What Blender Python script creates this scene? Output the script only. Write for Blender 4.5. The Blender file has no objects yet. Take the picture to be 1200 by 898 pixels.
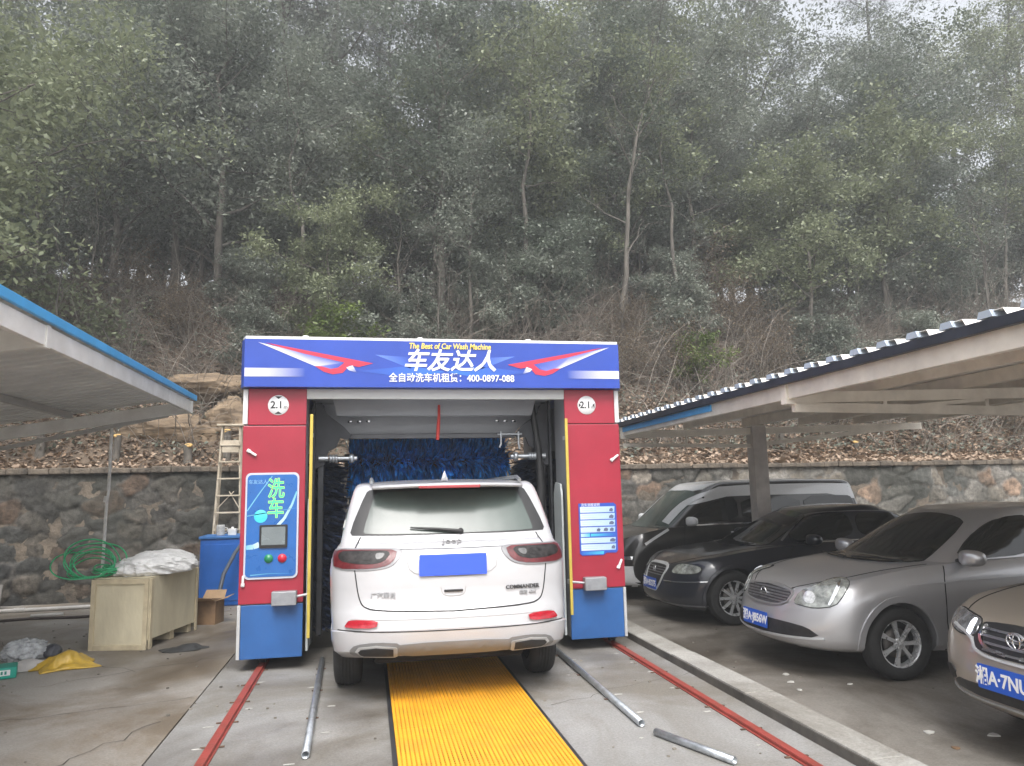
import bpy, bmesh, math, random
import numpy as np
from mathutils import Vector, Matrix, Euler
from mathutils.bvhtree import BVHTree

R = math.radians
PI = math.pi
scene = bpy.context.scene
col = scene.collection

# ------------------------------------------------------------------ camera, sky, sun, exposure
YAW, PITCH, ROLL, CAM_H = 0.1925, 0.1423, 0.0217, 1.65
cam_data = bpy.data.cameras.new('camera')
cam = bpy.data.objects.new('camera', cam_data)
col.objects.link(cam)
_f = Vector((math.sin(YAW) * math.cos(PITCH), math.cos(YAW) * math.cos(PITCH), math.sin(PITCH)))
_r0 = Vector((math.cos(YAW), -math.sin(YAW), 0))
_u0 = _r0.cross(_f)
_r = _r0 * math.cos(ROLL) - _u0 * math.sin(ROLL)
_u = _r0 * math.sin(ROLL) + _u0 * math.cos(ROLL)
_m = Matrix((_r, _u, -_f)).transposed().to_4x4()
_m.translation = Vector((0, 0, CAM_H))
cam.matrix_world = _m
cam_data.sensor_width = 36
cam_data.lens = 26.18
cam_data.clip_start = 0.05
cam_data.clip_end = 2000
scene.camera = cam

SUN_EL, SUN_AZ = 53, 186       # degrees; azimuth clockwise from +Y
world = bpy.data.worlds.new('World')
scene.world = world
world.use_nodes = True
wn = world.node_tree
wn.nodes.clear()
sky = wn.nodes.new('ShaderNodeTexSky')
sky.sky_type = 'NISHITA'
sky.sun_disc = False
sky.sun_elevation = R(SUN_EL)
sky.sun_rotation = R(SUN_AZ)
sky.air_density = 1.0
sky.dust_density = 4.0
hs = wn.nodes.new('ShaderNodeHueSaturation')
hs.inputs['Saturation'].default_value = 0.22
bg = wn.nodes.new('ShaderNodeBackground')
bg.inputs['Strength'].default_value = 0.15
wo = wn.nodes.new('ShaderNodeOutputWorld')
wn.links.new(sky.outputs[0], hs.inputs['Color'])
wn.links.new(hs.outputs[0], bg.inputs['Color'])
wn.links.new(bg.outputs[0], wo.inputs['Surface'])

sun_data = bpy.data.lights.new('sun', 'SUN')
sun_data.energy = 1.1
sun_data.angle = R(30)
sun_data.color = (1.0, 0.97, 0.93)
sun = bpy.data.objects.new('sun', sun_data)
col.objects.link(sun)
_az = R(SUN_AZ)
_sd = Vector((math.sin(_az) * math.cos(R(SUN_EL)), math.cos(_az) * math.cos(R(SUN_EL)), math.sin(R(SUN_EL))))
sun.rotation_euler = _sd.to_track_quat('Z', 'Y').to_euler()

scene.view_settings.view_transform = 'Standard'
scene.view_settings.look = 'None'
scene.view_settings.gamma = 1
scene.view_settings.use_curve_mapping = False
scene.view_settings.exposure = 1.3
scene.cycles.max_bounces = 6
scene.cycles.transparent_max_bounces = 12
scene.cycles.volume_bounces = 0
scene.cycles.volume_step_rate = 5
scene.cycles.use_denoising = True

# ------------------------------------------------------------------ materials
MATS = {}


def mat(name, c, rough=0.6, metal=0.0, var=0.12, scale=6.0, bump=0.0, bscale=None, coat=0.0, dark=None, spec=0.5,
        emis=None, estr=0.0, trans=0.0, alpha=1.0, island=0.0, detail=4.0, rvar=0.1, stretch=None):
    """Principled surface with noise-driven variation of colour and roughness."""
    if name in MATS:
        return MATS[name]
    m = bpy.data.materials.new(name)
    m.use_nodes = True
    nt = m.node_tree
    N = nt.nodes
    L = nt.links
    p = N['Principled BSDF']
    tc = N.new('ShaderNodeTexCoord')
    src = tc.outputs['Object']
    if stretch:
        mp = N.new('ShaderNodeMapping')
        mp.inputs['Scale'].default_value = stretch
        L.new(src, mp.inputs['Vector'])
        src = mp.outputs[0]
    no = N.new('ShaderNodeTexNoise')
    no.inputs['Scale'].default_value = scale
    no.inputs['Detail'].default_value = detail
    no.inputs['Roughness'].default_value = 0.62
    L.new(src, no.inputs['Vector'])
    rp = N.new('ShaderNodeMapRange')
    rp.inputs[1].default_value = 0.3
    rp.inputs[2].default_value = 0.7
    L.new(no.outputs['Fac'], rp.inputs[0])
    mx = N.new('ShaderNodeMix')
    mx.data_type = 'RGBA'
    d = dark if dark else tuple(v * (1 - 2 * var) if var < .5 else v * .1 for v in c[:3])
    b = tuple(min(1, v * (1 + var)) for v in c[:3])
    mx.inputs[6].default_value = (*d, 1)
    mx.inputs[7].default_value = (*b, 1)
    L.new(rp.outputs[0], mx.inputs[0])
    out = mx.outputs[2]
    if island > 0:
        ge = N.new('ShaderNodeNewGeometry')
        h2 = N.new('ShaderNodeHueSaturation')
        m1 = N.new('ShaderNodeMapRange')
        m1.inputs[3].default_value = 1 - island
        m1.inputs[4].default_value = 1 + island
        L.new(ge.outputs['Random Per Island'], m1.inputs[0])
        L.new(m1.outputs[0], h2.inputs['Value'])
        L.new(out, h2.inputs['Color'])
        out = h2.outputs[0]
    L.new(out, p.inputs['Base Color'])
    mr = N.new('ShaderNodeMapRange')
    mr.inputs[3].default_value = max(0, rough - rvar)
    mr.inputs[4].default_value = min(1, rough + rvar)
    L.new(no.outputs['Fac'], mr.inputs[0])
    L.new(mr.outputs[0], p.inputs['Roughness'])
    p.inputs['Metallic'].default_value = metal
    p.inputs['Specular IOR Level'].default_value = spec
    p.inputs['Coat Weight'].default_value = coat
    p.inputs['Coat Roughness'].default_value = 0.06
    p.inputs['Transmission Weight'].default_value = trans
    p.inputs['Alpha'].default_value = alpha
    if emis:
        p.inputs['Emission Color'].default_value = (*emis, 1)
        p.inputs['Emission Strength'].default_value = estr
    if bump > 0:
        n2 = N.new('ShaderNodeTexNoise')
        n2.inputs['Scale'].default_value = bscale or scale * 5
        n2.inputs['Detail'].default_value = 5
        L.new(src, n2.inputs['Vector'])
        bp = N.new('ShaderNodeBump')
        bp.inputs['Strength'].default_value = bump
        bp.inputs['Distance'].default_value = 0.02
        L.new(n2.outputs['Fac'], bp.inputs['Height'])
        L.new(bp.outputs[0], p.inputs['Normal'])
    MATS[name] = m
    return m


def leaf_mat(name, c1, c2, rough=0.5, back=0.35):
    """Leaf surface: colour differs leaf by leaf and clump by clump, some light passes through."""
    m = bpy.data.materials.new(name)
    m.use_nodes = True
    nt = m.node_tree
    N = nt.nodes
    L = nt.links
    p = N['Principled BSDF']
    ge = N.new('ShaderNodeNewGeometry')
    tc = N.new('ShaderNodeTexCoord')
    no = N.new('ShaderNodeTexNoise')
    no.inputs['Scale'].default_value = 0.9
    no.inputs['Detail'].default_value = 2
    L.new(ge.outputs['Position'], no.inputs['Vector'])
    ma = N.new('ShaderNodeMath')
    ma.operation = 'MULTIPLY_ADD'
    ma.inputs[1].default_value = 1.6
    ma.inputs[2].default_value = -0.55
    L.new(no.outputs['Fac'], ma.inputs[0])
    ad = N.new('ShaderNodeMath')
    ad.operation = 'MULTIPLY_ADD'
    ad.inputs[1].default_value = 0.6
    L.new(ge.outputs['Random Per Island'], ad.inputs[0])
    L.new(ma.outputs[0], ad.inputs[2])
    mx = N.new('ShaderNodeMix')
    mx.data_type = 'RGBA'
    mx.inputs[6].default_value = (*c1, 1)
    mx.inputs[7].default_value = (*c2, 1)
    L.new(ad.outputs[0], mx.inputs[0])
    L.new(mx.outputs[2], p.inputs['Base Color'])
    p.inputs['Roughness'].default_value = rough
    p.inputs['Specular IOR Level'].default_value = 0.5
    tr = N.new('ShaderNodeBsdfTranslucent')
    L.new(mx.outputs[2], tr.inputs['Color'])
    ms = N.new('ShaderNodeMixShader')
    ms.inputs[0].default_value = back
    L.new(p.outputs[0], ms.inputs[1])
    L.new(tr.outputs[0], ms.inputs[2])
    L.new(ms.outputs[0], N['Material Output'].inputs['Surface'])
    return m


# ------------------------------------------------------------------ mesh helpers
def link(o, parent=None):
    col.objects.link(o)
    if parent is not None:
        o.parent = parent
    return o


def tag(o, label=None, cat=None, group=None, kind=None):
    if label:
        o['label'] = label
    if cat:
        o['category'] = cat
    if group:
        o['group'] = group
    if kind:
        o['kind'] = kind
    return o


def thing(name, label, cat, loc=(0, 0, 0), rz=0.0, group=None):
    o = bpy.data.objects.new(name, None)
    o.empty_display_size = 0.1
    o.location = loc
    o.rotation_euler = (0, 0, rz)
    link(o)
    return tag(o, label, cat, group)


def mesh_obj(name, verts, faces, m, parent=None, smooth=False):
    me = bpy.data.meshes.new(name)
    me.from_pydata([tuple(v) for v in verts], [], faces)
    me.validate()
    if smooth:
        for p in me.polygons:
            p.use_smooth = True
    if m:
        for mm in (m if isinstance(m, (list, tuple)) else [m]):
            me.materials.append(mm)
    return link(bpy.data.objects.new(name, me), parent)


def np_mesh(name, V, F, m, parent=None, smooth=False):
    """Fast mesh from arrays: V (n,3), F (k,s)."""
    me = bpy.data.meshes.new(name)
    V = np.ascontiguousarray(V, dtype=np.float32)
    F = np.ascontiguousarray(F, dtype=np.int32)
    k, s = F.shape
    me.vertices.add(len(V))
    me.vertices.foreach_set('co', V.ravel())
    me.loops.add(k * s)
    me.loops.foreach_set('vertex_index', F.ravel())
    me.polygons.add(k)
    me.polygons.foreach_set('loop_start', np.arange(k, dtype=np.int32) * s)
    me.polygons.foreach_set('loop_total', np.full(k, s, dtype=np.int32))
    if smooth:
        me.polygons.foreach_set('use_smooth', np.ones(k, dtype=bool))
    me.update(calc_edges=True)
    if m:
        me.materials.append(m)
    if name is None:
        return me
    o = bpy.data.objects.new(name, me)
    return link(o, parent)


class MB:
    """Collects shapes; build() links them as ONE mesh object."""

    def __init__(self):
        self.v = []
        self.f = []
        self.sm = []
        self.mi = []

    def add(self, vs, fs, smooth=False, mi=0):
        n = len(self.v)
        self.v += [tuple(v) for v in vs]
        self.f += [tuple(i + n for i in f) for f in fs]
        self.sm += [smooth] * len(fs)
        self.mi += [mi] * len(fs)
        return self

    def box(self, x0, x1, y0, y1, z0, z1, bevel=0.0, mi=0, M=None):
        bm = bmesh.new()
        bmesh.ops.create_cube(bm, size=1)
        for v in bm.verts:
            v.co = Vector(((x0 + x1) / 2 + v.co.x * (x1 - x0), (y0 + y1) / 2 + v.co.y * (y1 - y0), (z0 + z1) / 2 + v.co.z * (z1 - z0)))
        if bevel > 0:
            bmesh.ops.bevel(bm, geom=bm.edges[:], offset=bevel, segments=2, affect='EDGES', profile=0.5)
        bm.verts.index_update()
        vs = [(M @ v.co if M else v.co.copy()) for v in bm.verts]
        self.add(vs, [[q.index for q in f.verts] for f in bm.faces], False, mi)
        bm.free()
        return self

    def bar(self, a, b, w, h, mi=0, bevel=0.0):
        """Box of section w x h from a to b."""
        a = Vector(a)
        b = Vector(b)
        d = b - a
        q = d.to_track_quat('Z', 'Y').to_matrix().to_4x4()
        if abs(d.normalized().z) < 0.999:
            z = d.normalized()
            x = Vector((0, 0, 1)).cross(z).normalized()
            y = z.cross(x)
            q = Matrix((x, y, z)).transposed().to_4x4()
        q.translation = a
        return self.box(-w / 2, w / 2, -h / 2, h / 2, 0, d.length, bevel, mi, q)

    def tube(self, pts, r, n=8, caps=True, mi=0, smooth=True):
        pts = [Vector(p) for p in pts]
        rs = r if isinstance(r, (list, tuple)) else [r] * len(pts)
        vs = []
        fs = []
        prev = None
        for i, p in enumerate(pts):
            d = (pts[min(i + 1, len(pts) - 1)] - pts[max(i - 1, 0)]).normalized()
            if prev is None:
                x = d.orthogonal().normalized()
            else:
                x = (prev - d * prev.dot(d))
                x = x.normalized() if x.length > 1e-6 else d.orthogonal().normalized()
            prev = x
            y = d.cross(x)
            for k in range(n):
                a = 2 * PI * k / n
                vs.append(p + (x * math.cos(a) + y * math.sin(a)) * rs[i])
        for i in range(len(pts) - 1):
            for k in range(n):
                k2 = (k + 1) % n
                fs.append((i * n + k, i * n + k2, (i + 1) * n + k2, (i + 1) * n + k))
        self.add(vs, fs, smooth, mi)
        if caps:
            self.add(vs[:n][::-1], [list(range(n))], False, mi)
            self.add(vs[-n:], [list(range(n))], False, mi)
        return self

    def cyl(self, a, b, r, n=20, mi=0, smooth=True):
        return self.tube([a, b], r, n, True, mi, smooth)

    def lathe(self, prof, n=32, M=None, mi=0, close=False, smooth=True):
        """prof: (radius, height) pairs around local Z."""
        vs = []
        for r_, z in prof:
            for k in range(n):
                a = 2 * PI * k / n
                v = Vector((r_ * math.cos(a), r_ * math.sin(a), z))
                vs.append(M @ v if M else v)
        fs = []
        m_ = len(prof)
        for i in range(m_ if close else m_ - 1):
            j = (i + 1) % m_
            for k in range(n):
                k2 = (k + 1) % n
                fs.append((i * n + k, i * n + k2, j * n + k2, j * n + k))
        return self.add(vs, fs, smooth, mi)

    def prism(self, poly, t, M=None, mi=0):
        """Flat polygon (2-D) in local XY extruded 0..t along local Z; concave outlines allowed."""
        from mathutils.geometry import tessellate_polygon
        n = len(poly)
        tri = tessellate_polygon([[Vector((p[0], p[1], 0)) for p in poly]])
        vs = [Vector((p[0], p[1], 0)) for p in poly] + [Vector((p[0], p[1], t)) for p in poly]
        fs = [tuple(x for x in tr) for tr in tri] + [tuple(x + n for x in tr[::-1]) for tr in tri]
        fs += [(i, (i + 1) % n, (i + 1) % n + n, i + n) for i in range(n)]
        return self.add([M @ v for v in vs] if M else vs, fs, False, mi)

    def build(self, name, m, parent=None, fix=True):
        me = bpy.data.meshes.new(name)
        me.from_pydata(self.v, [], self.f)
        me.polygons.foreach_set('use_smooth', self.sm)
        me.polygons.foreach_set('material_index', self.mi)
        for mm in (m if isinstance(m, (list, tuple)) else [m]):
            me.materials.append(mm)
        if fix:
            bm = bmesh.new()
            bm.from_mesh(me)
            bmesh.ops.recalc_face_normals(bm, faces=bm.faces[:])
            bm.to_mesh(me)
            bm.free()
        me.update()
        return link(bpy.data.objects.new(name, me), parent)


def rrect(x0, x1, z0, z1, r, n=6):
    """Rounded rectangle outline."""
    pts = []
    for cx, cz, a0 in ((x1 - r, z1 - r, 0), (x0 + r, z1 - r, 90), (x0 + r, z0 + r, 180), (x1 - r, z0 + r, 270)):
        for k in range(n + 1):
            a = R(a0 + 90 * k / n)
            pts.append((cx + r * math.cos(a), cz + r * math.sin(a)))
    return pts


def front_M(y, x=0.0, z=0.0):
    """Local XY plane -> world XZ plane facing -Y at depth y; local +Z -> -Y."""
    return Matrix(((1, 0, 0, x), (0, 0, -1, y), (0, 1, 0, z), (0, 0, 0, 1)))


def text(s, size, m, parent, M, name='lettering', bold=0.0, extrude=0.002, shear=0.0, sx=1.0, align='CENTER', res=3):
    """Lettering as a mesh: local XY plane is the writing plane, M places it."""
    cu = bpy.data.curves.new(name, 'FONT')
    cu.body = s
    cu.size = size
    cu.align_x = align
    cu.align_y = 'CENTER'
    cu.extrude = extrude
    cu.offset = bold
    cu.shear = shear
    cu.resolution_u = res
    t = bpy.data.objects.new(name, cu)
    col.objects.link(t)
    bpy.context.view_layer.update()
    me = bpy.data.meshes.new_from_object(t.evaluated_get(bpy.context.evaluated_depsgraph_get()))
    bpy.data.objects.remove(t)
    bpy.data.curves.remove(cu)
    me.transform(M @ Matrix.Diagonal((sx, 1, 1, 1)))
    me.materials.clear()
    me.materials.append(m)
    me.name = name
    return link(bpy.data.objects.new(name, me), parent)


def copy_tree(o, parent=None):
    c = o.copy()
    col.objects.link(c)
    if parent is not None:
        c.parent = parent
    for ch in list(o.children):
        copy_tree(ch, c)
    return c


def vnoise(x, y, seed=0, octaves=4, freq=1.0):
    """Smooth value noise, vectorised, about -1..1."""
    x = np.asarray(x, float)
    y = np.asarray(y, float)
    out = np.zeros(np.broadcast(x, y).shape)
    amp = 1.0
    tot = 0
    for o in range(octaves):
        X = x * freq
        Y = y * freq
        xi = np.floor(X)
        yi = np.floor(Y)
        fx = X - xi
        fy = Y - yi
        fx = fx * fx * (3 - 2 * fx)
        fy = fy * fy * (3 - 2 * fy)

        def h(a, b):
            n = np.sin(a * 127.1 + b * 311.7 + (seed + o) * 74.7) * 43758.5453
            return (n - np.floor(n)) * 2 - 1
        out += amp * ((h(xi, yi) * (1 - fx) + h(xi + 1, yi) * fx) * (1 - fy) + (h(xi, yi + 1) * (1 - fx) + h(xi + 1, yi + 1) * fx) * fy)
        tot += amp
        amp *= 0.5
        freq *= 2.03
    return out / tot

# ================================================================== THE SETTING
PARK_Z = -0.06


def concrete_mat(name, c1, c2, stain, rough=0.75, wet=0.25, seed=0.0):
    m = bpy.data.materials.new(name)
    m.use_nodes = True
    nt = m.node_tree
    N = nt.nodes
    L = nt.links
    p = N['Principled BSDF']
    tc = N.new('ShaderNodeTexCoord')
    mp = N.new('ShaderNodeMapping')
    mp.inputs['Location'].default_value = (seed, seed * .7, 0)
    L.new(tc.outputs['Object'], mp.inputs[0])

    def noise(sc, det, ro=.6, dist=0.0):
        n = N.new('ShaderNodeTexNoise')
        n.inputs['Scale'].default_value = sc
        n.inputs['Detail'].default_value = det
        n.inputs['Roughness'].default_value = ro
        n.inputs['Distortion'].default_value = dist
        L.new(mp.outputs[0], n.inputs['Vector'])
        return n.outputs['Fac']

    def rng(s, a, b, c=0.0, d=1.0):
        r = N.new('ShaderNodeMapRange')
        for i, v in enumerate((a, b, c, d)):
            r.inputs[i + 1].default_value = v
        L.new(s, r.inputs[0])
        return r.outputs[0]

    def mix(f, a, b, mode='MIX'):
        x = N.new('ShaderNodeMix')
        x.data_type = 'RGBA'
        x.blend_type = mode
        if hasattr(f, 'type'):
            L.new(f, x.inputs[0])
        else:
            x.inputs[0].default_value = f
        for i, v in ((6, a), (7, b)):
            if isinstance(v, tuple):
                x.inputs[i].default_value = (*v, 1)
            else:
                L.new(v, x.inputs[i])
        return x.outputs[2]
    base = mix(rng(noise(0.9, 6), .35, .65), c1, c2)
    st = rng(noise(0.5, 8, .70, .8), .44, .62)
    base = mix(st, base, stain)
    wetf = rng(noise(0.22, 5, .6, .9), .52, .62)
    dk = mix(1.0, base, (.52, .49, .46), 'MULTIPLY')
    base = mix(wetf, base, dk)
    fine = rng(noise(60, 3), .3, .7, .82, 1.12)
    cc = N.new('ShaderNodeCombineColor')
    for i in range(3):
        L.new(fine, cc.inputs[i])
    base = mix(1.0, base, cc.outputs[0], 'MULTIPLY')
    L.new(base, p.inputs['Base Color'])
    L.new(rng(wetf, 0, 1, rough, rough - wet), p.inputs['Roughness'])
    b = N.new('ShaderNodeBump')
    b.inputs['Strength'].default_value = .25
    b.inputs['Distance'].default_value = .01
    L.new(noise(25, 6), b.inputs['Height'])
    L.new(b.outputs[0], p.inputs['Normal'])
    return m


M_ground = concrete_mat('worn_concrete', (.27, .25, .225), (.34, .32, .29), (.19, .155, .115), .72, .3)
M_lane = concrete_mat('pale_concrete', (.25, .245, .235), (.31, .305, .295), (.19, .175, .15), .7, .2, 7.3)
M_park = concrete_mat('parking_concrete', (.20, .185, .163), (.26, .24, .213), (.115, .10, .082), .55, .25, 3.1)
M_kerb = concrete_mat('kerb_concrete', (.26, .25, .23), (.46, .45, .42), (.20, .185, .16), .8, .1, 1.2)

# one sheet to the horizon, then the yard slabs on it, 4 mm and more above one another
o = mesh_obj('ground', [(-150, -150, -.068), (150, -150, -.068), (150, 150, -.068), (-150, 150, -.068)], [(0, 1, 2, 3)], M_park)
tag(o, kind='structure')
b = MB()
b.box(-30, -1.374, -20, 13.6, -.3, 0)
o = tag(b.build('yard_pavement', M_ground), kind='structure')
b = MB()
for y0, y1 in ((-8, -2.4), (-2.388, 3.1), (3.112, 8.6), (8.612, 13.6)):
    b.box(-1.36, 2.84, y0, y1, -.3, .002)
o = tag(b.build('wash_lane_pavement', M_lane), kind='structure')
# hairline cracks in the old slabs
rc = random.Random(12)
M_crack = mat('crack_dirt', (.06, .052, .043), .95, var=.3, scale=5)
for (cx0, cy0, cx1, cy1, wd) in ((-2.9, 7.6, -1.4, 8.5, .010), (-3.6, 6.3, -1.4, 6.9, .007), (-2.3, 4.6, -1.5, 6.2, .008), (-1.34, 8.2, .1, 7.7, .006), (1.4, 5.9, 2.8, 6.5, .006), (-4.6, 10.4, -2.2, 8.0, .008)):
    pts_ = []
    for k in range(15):
        t_ = k / 14
        pts_.append(Vector((cx0 + (cx1 - cx0) * t_ + rc.uniform(-.05, .05), cy0 + (cy1 - cy0) * t_ + rc.uniform(-.05, .05), 0)))
    cv, cf = [], []
    for k, p_ in enumerate(pts_):
        d_ = (pts_[min(k + 1, 14)] - pts_[max(k - 1, 0)]).normalized()
        n_ = Vector((-d_.y, d_.x, 0)) * wd * .5 * rc.uniform(.3, 1.2)
        zc = .0045
        cv += [p_ + n_ + Vector((0, 0, zc)), p_ - n_ + Vector((0, 0, zc))]
        if k:
            cf.append((2 * k - 2, 2 * k - 1, 2 * k + 1, 2 * k))
    tag(mesh_obj('pavement_crack', cv, cf, M_crack), kind='structure')
b = MB()
b.box(3.08, 30, -20, 13.6, -.3, PARK_Z)
o = tag(b.build('parking_pavement', M_park), kind='structure')
b = MB()
rk = random.Random(5)
y = -8.0
while y < 13.4:
    l = rk.uniform(1.4, 1.6)
    b.box(2.826, 2.836, y, min(y + l - .01, 13.5), .0, .068, .002, 1)  # thin darker face along the lane side of the kerb
    b.box(2.84 + rk.uniform(-.003, .003), 3.08 + rk.uniform(-.004, .004), y, min(y + l - .008, 13.5), -.3, .075 + rk.uniform(-.003, .003), .008)
    y += l
o = tag(b.build('kerb', [M_kerb, mat('dark_kerb_face', (.11, .10, .088), .85, var=.25, scale=3)]), kind='structure')


# ---- the hillside
def hill_z(x, y):
    x = np.asarray(x, float)
    y = np.asarray(y, float)
    t = y - 13.75
    base = np.interp(t, [-1, 0, .8, 4.5, 9, 16, 60, 400], [2.0, 2.02, 2.35, 5.3, 7.7, 9.2, 12, 14])
    n = vnoise(x, y, 3, 5, .35) * np.clip(t * .35, 0.0, 1.2) + vnoise(x, y, 9, 3, 1.9) * np.clip(t * .3, 0, .16)
    # a cut sandstone face on the left
    g = np.exp(-((x + 4.5) / 2.6) ** 2) * np.exp(-((t - 1.2) / .8) ** 2)
    return base + n + g * .55


M_soil = mat('hill_soil', (.125, .093, .066), .95, var=.3, scale=1.6, bump=.8, bscale=14, dark=(.055, .043, .033))
gx = np.concatenate([np.linspace(-100, -16, 40), np.linspace(-15.8, 34, 300), np.linspace(35, 110, 40)])
gy = np.concatenate([np.linspace(13.76, 24, 90), np.linspace(24.4, 60, 60), np.linspace(64, 120, 20)])
GX, GY = np.meshgrid(gx, gy)
GZ = hill_z(GX, GY)
V = np.stack([GX.ravel(), GY.ravel(), GZ.ravel()], 1)
nx, ny = len(gx), len(gy)
I = (np.arange(ny - 1)[:, None] * nx + np.arange(nx - 1)[None, :]).ravel()
F = np.stack([I, I + 1, I + nx + 1, I + nx], 1)
hill = np_mesh('hillside', V, F, M_soil, smooth=True)
tag(hill, kind='structure')

# ---- retaining wall: every stone stands proud of its mortar
WALL_Y = 13.45


def wall_top(x):
    return np.interp(x, [-14, -3, 5, 14, 22], [2.14, 2.16, 2.08, 2.05, 2.05])


def stone_mat():
    m = bpy.data.materials.new('wall_stone')
    m.use_nodes = True
    nt = m.node_tree
    N = nt.nodes
    L = nt.links
    p = N['Principled BSDF']
    at = N.new('ShaderNodeAttribute')
    at.attribute_name = 'stone'
    tc = N.new('ShaderNodeTexCoord')
    n1 = N.new('ShaderNodeTexNoise')
    n1.inputs['Scale'].default_value = 11
    n1.inputs['Detail'].default_value = 10
    n1.inputs['Roughness'].default_value = .7
    L.new(tc.outputs['Object'], n1.inputs['Vector'])
    mr = N.new('ShaderNodeMapRange')
    mr.inputs[1].default_value = .3
    mr.inputs[2].default_value = .7
    mr.inputs[3].default_value = .30
    mr.inputs[4].default_value = 1.75
    L.new(n1.outputs['Fac'], mr.inputs[0])
    cc = N.new('ShaderNodeCombineColor')
    for i in range(3):
        L.new(mr.outputs[0], cc.inputs[i])
    mx = N.new('ShaderNodeMix')
    mx.data_type = 'RGBA'
    mx.blend_type = 'MULTIPLY'
    mx.inputs[0].default_value = 1
    L.new(at.outputs['Color'], mx.inputs[6])
    L.new(cc.outputs[0], mx.inputs[7])
    n2 = N.new('ShaderNodeTexNoise')
    n2.inputs['Scale'].default_value = .8
    n2.inputs['Detail'].default_value = 5
    L.new(tc.outputs['Object'], n2.inputs['Vector'])
    m2 = N.new('ShaderNodeMapRange')
    m2.inputs[1].default_value = .42
    m2.inputs[2].default_value = .62
    L.new(n2.outputs['Fac'], m2.inputs[0])
    mo = N.new('ShaderNodeMix')
    mo.data_type = 'RGBA'
    mo.inputs[7].default_value = (.035, .037, .03, 1)
    sc = N.new('ShaderNodeMath')
    sc.operation = 'MULTIPLY'
    sc.inputs[1].default_value = .65
    L.new(m2.outputs[0], sc.inputs[0])
    L.new(sc.outputs[0], mo.inputs[0])
    L.new(mx.outputs[2], mo.inputs[6])
    L.new(mo.outputs[2], p.inputs['Base Color'])
    p.inputs['Roughness'].default_value = .85
    bp = N.new('ShaderNodeBump')
    bp.inputs['Strength'].default_value = .8
    bp.inputs['Distance'].default_value = .03
    L.new(n1.outputs['Fac'], bp.inputs['Height'])
    L.new(bp.outputs[0], p.inputs['Normal'])
    return m


def build_wall():
    x0, x1 = -15.0, 24.0
    st = .034
    nx = int((x1 - x0) / st)
    nz = 60
    xs = np.linspace(x0, x1, nx)
    zt = np.linspace(0, 1, nz)
    X, T = np.meshgrid(xs, zt)
    Z = -.1 + T * (wall_top(X) - .10 + .1)
    # warped jittered cells
    wx = X + vnoise(X, Z, 21, 4, 1.5) * .30
    wz = Z + vnoise(X, Z, 22, 4, 1.5) * .20
    cw, ch = .46, .31
    ci = np.floor(wx / cw)
    cj = np.floor(wz / ch)
    best = np.full(X.shape, 9e9)
    sec = np.full(X.shape, 9e9)
    idb = np.zeros(X.shape)

    def hsh(a, b, s):
        n = np.sin(a * 12.9898 + b * 78.233 + s * 37.7) * 43758.5453
        return n - np.floor(n)
    for di in (-2, -1, 0, 1, 2):
        for dj in (-2, -1, 0, 1, 2):
            a = ci + di
            bb = cj + dj
            sx = (a + .1 + .8 * hsh(a, bb, 1)) * cw
            sz = (bb + .1 + .8 * hsh(a, bb, 2)) * ch
            d = np.sqrt((wx - sx) ** 2 + ((wz - sz) * 1.25) ** 2)
            ident = hsh(a, bb, 3)
            nb = d < best
            sec = np.where(nb, best, np.minimum(sec, d))
            idb = np.where(nb, ident, idb)
            best = np.where(nb, d, best)
    edge = np.clip((sec - best - .006) / .07, 0, 1)
    edge = edge * edge * (3 - 2 * edge)
    depth = edge * (.008 + .028 * idb) + vnoise(X, Z, 31, 5, 4) * .05
    Y = WALL_Y - depth
    V = np.stack([X.ravel(), Y.ravel(), Z.ravel()], 1)
    I = (np.arange(nz - 1)[:, None] * nx + np.arange(nx - 1)[None, :]).ravel()
    F = np.stack([I, I + 1, I + nx + 1, I + nx], 1)
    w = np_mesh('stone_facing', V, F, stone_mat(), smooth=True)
    pal = np.array([(.085, .08, .07), (.12, .108, .09), (.065, .062, .056), (.10, .09, .076), (.16, .14, .115), (.05, .05, .048), (.15, .105, .075), (.14, .13, .115), (.085, .08, .07), (.06, .06, .055)])
    k = (idb * 997 % 1 * len(pal)).astype(int)
    c = pal[k] * (.8 + .4 * (idb * 313 % 1))[..., None]
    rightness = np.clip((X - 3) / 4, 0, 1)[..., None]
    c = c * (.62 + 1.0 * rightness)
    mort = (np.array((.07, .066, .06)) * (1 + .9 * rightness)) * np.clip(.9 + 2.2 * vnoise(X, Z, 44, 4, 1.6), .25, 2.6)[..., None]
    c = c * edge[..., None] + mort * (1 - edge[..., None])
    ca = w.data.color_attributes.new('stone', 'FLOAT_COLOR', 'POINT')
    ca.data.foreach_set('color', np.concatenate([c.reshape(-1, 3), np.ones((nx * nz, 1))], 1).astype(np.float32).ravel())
    return w


rw = thing('retaining_wall', 'long dark rubble stone retaining wall with concrete coping at the foot of the hill', 'wall', (0, 0, 0))
w = build_wall()
w.parent = rw
M_cope = mat('coping_concrete', (.14, .115, .088), .92, var=.3, scale=5, bump=.9, dark=(.05, .043, .035))
b = MB()
xs = np.arange(-15, 24.01, .31)
for i in range(len(xs) - 1):
    t0 = float(wall_top(xs[i]))
    b.box(xs[i] - .01, xs[i + 1] - .012, WALL_Y - .085 + rk.uniform(-.012, .012), WALL_Y + .42, t0 - .10, t0 + rk.uniform(-.022, .012), .018)
b.build('coping', M_cope, rw)
b = MB()
b.box(-15, 24, WALL_Y + .005, WALL_Y + .4, -.3, 1.93)
b.build('backing', M_cope, rw)

# ================================================================== PLANTS
rng = np.random.default_rng(11)


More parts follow.
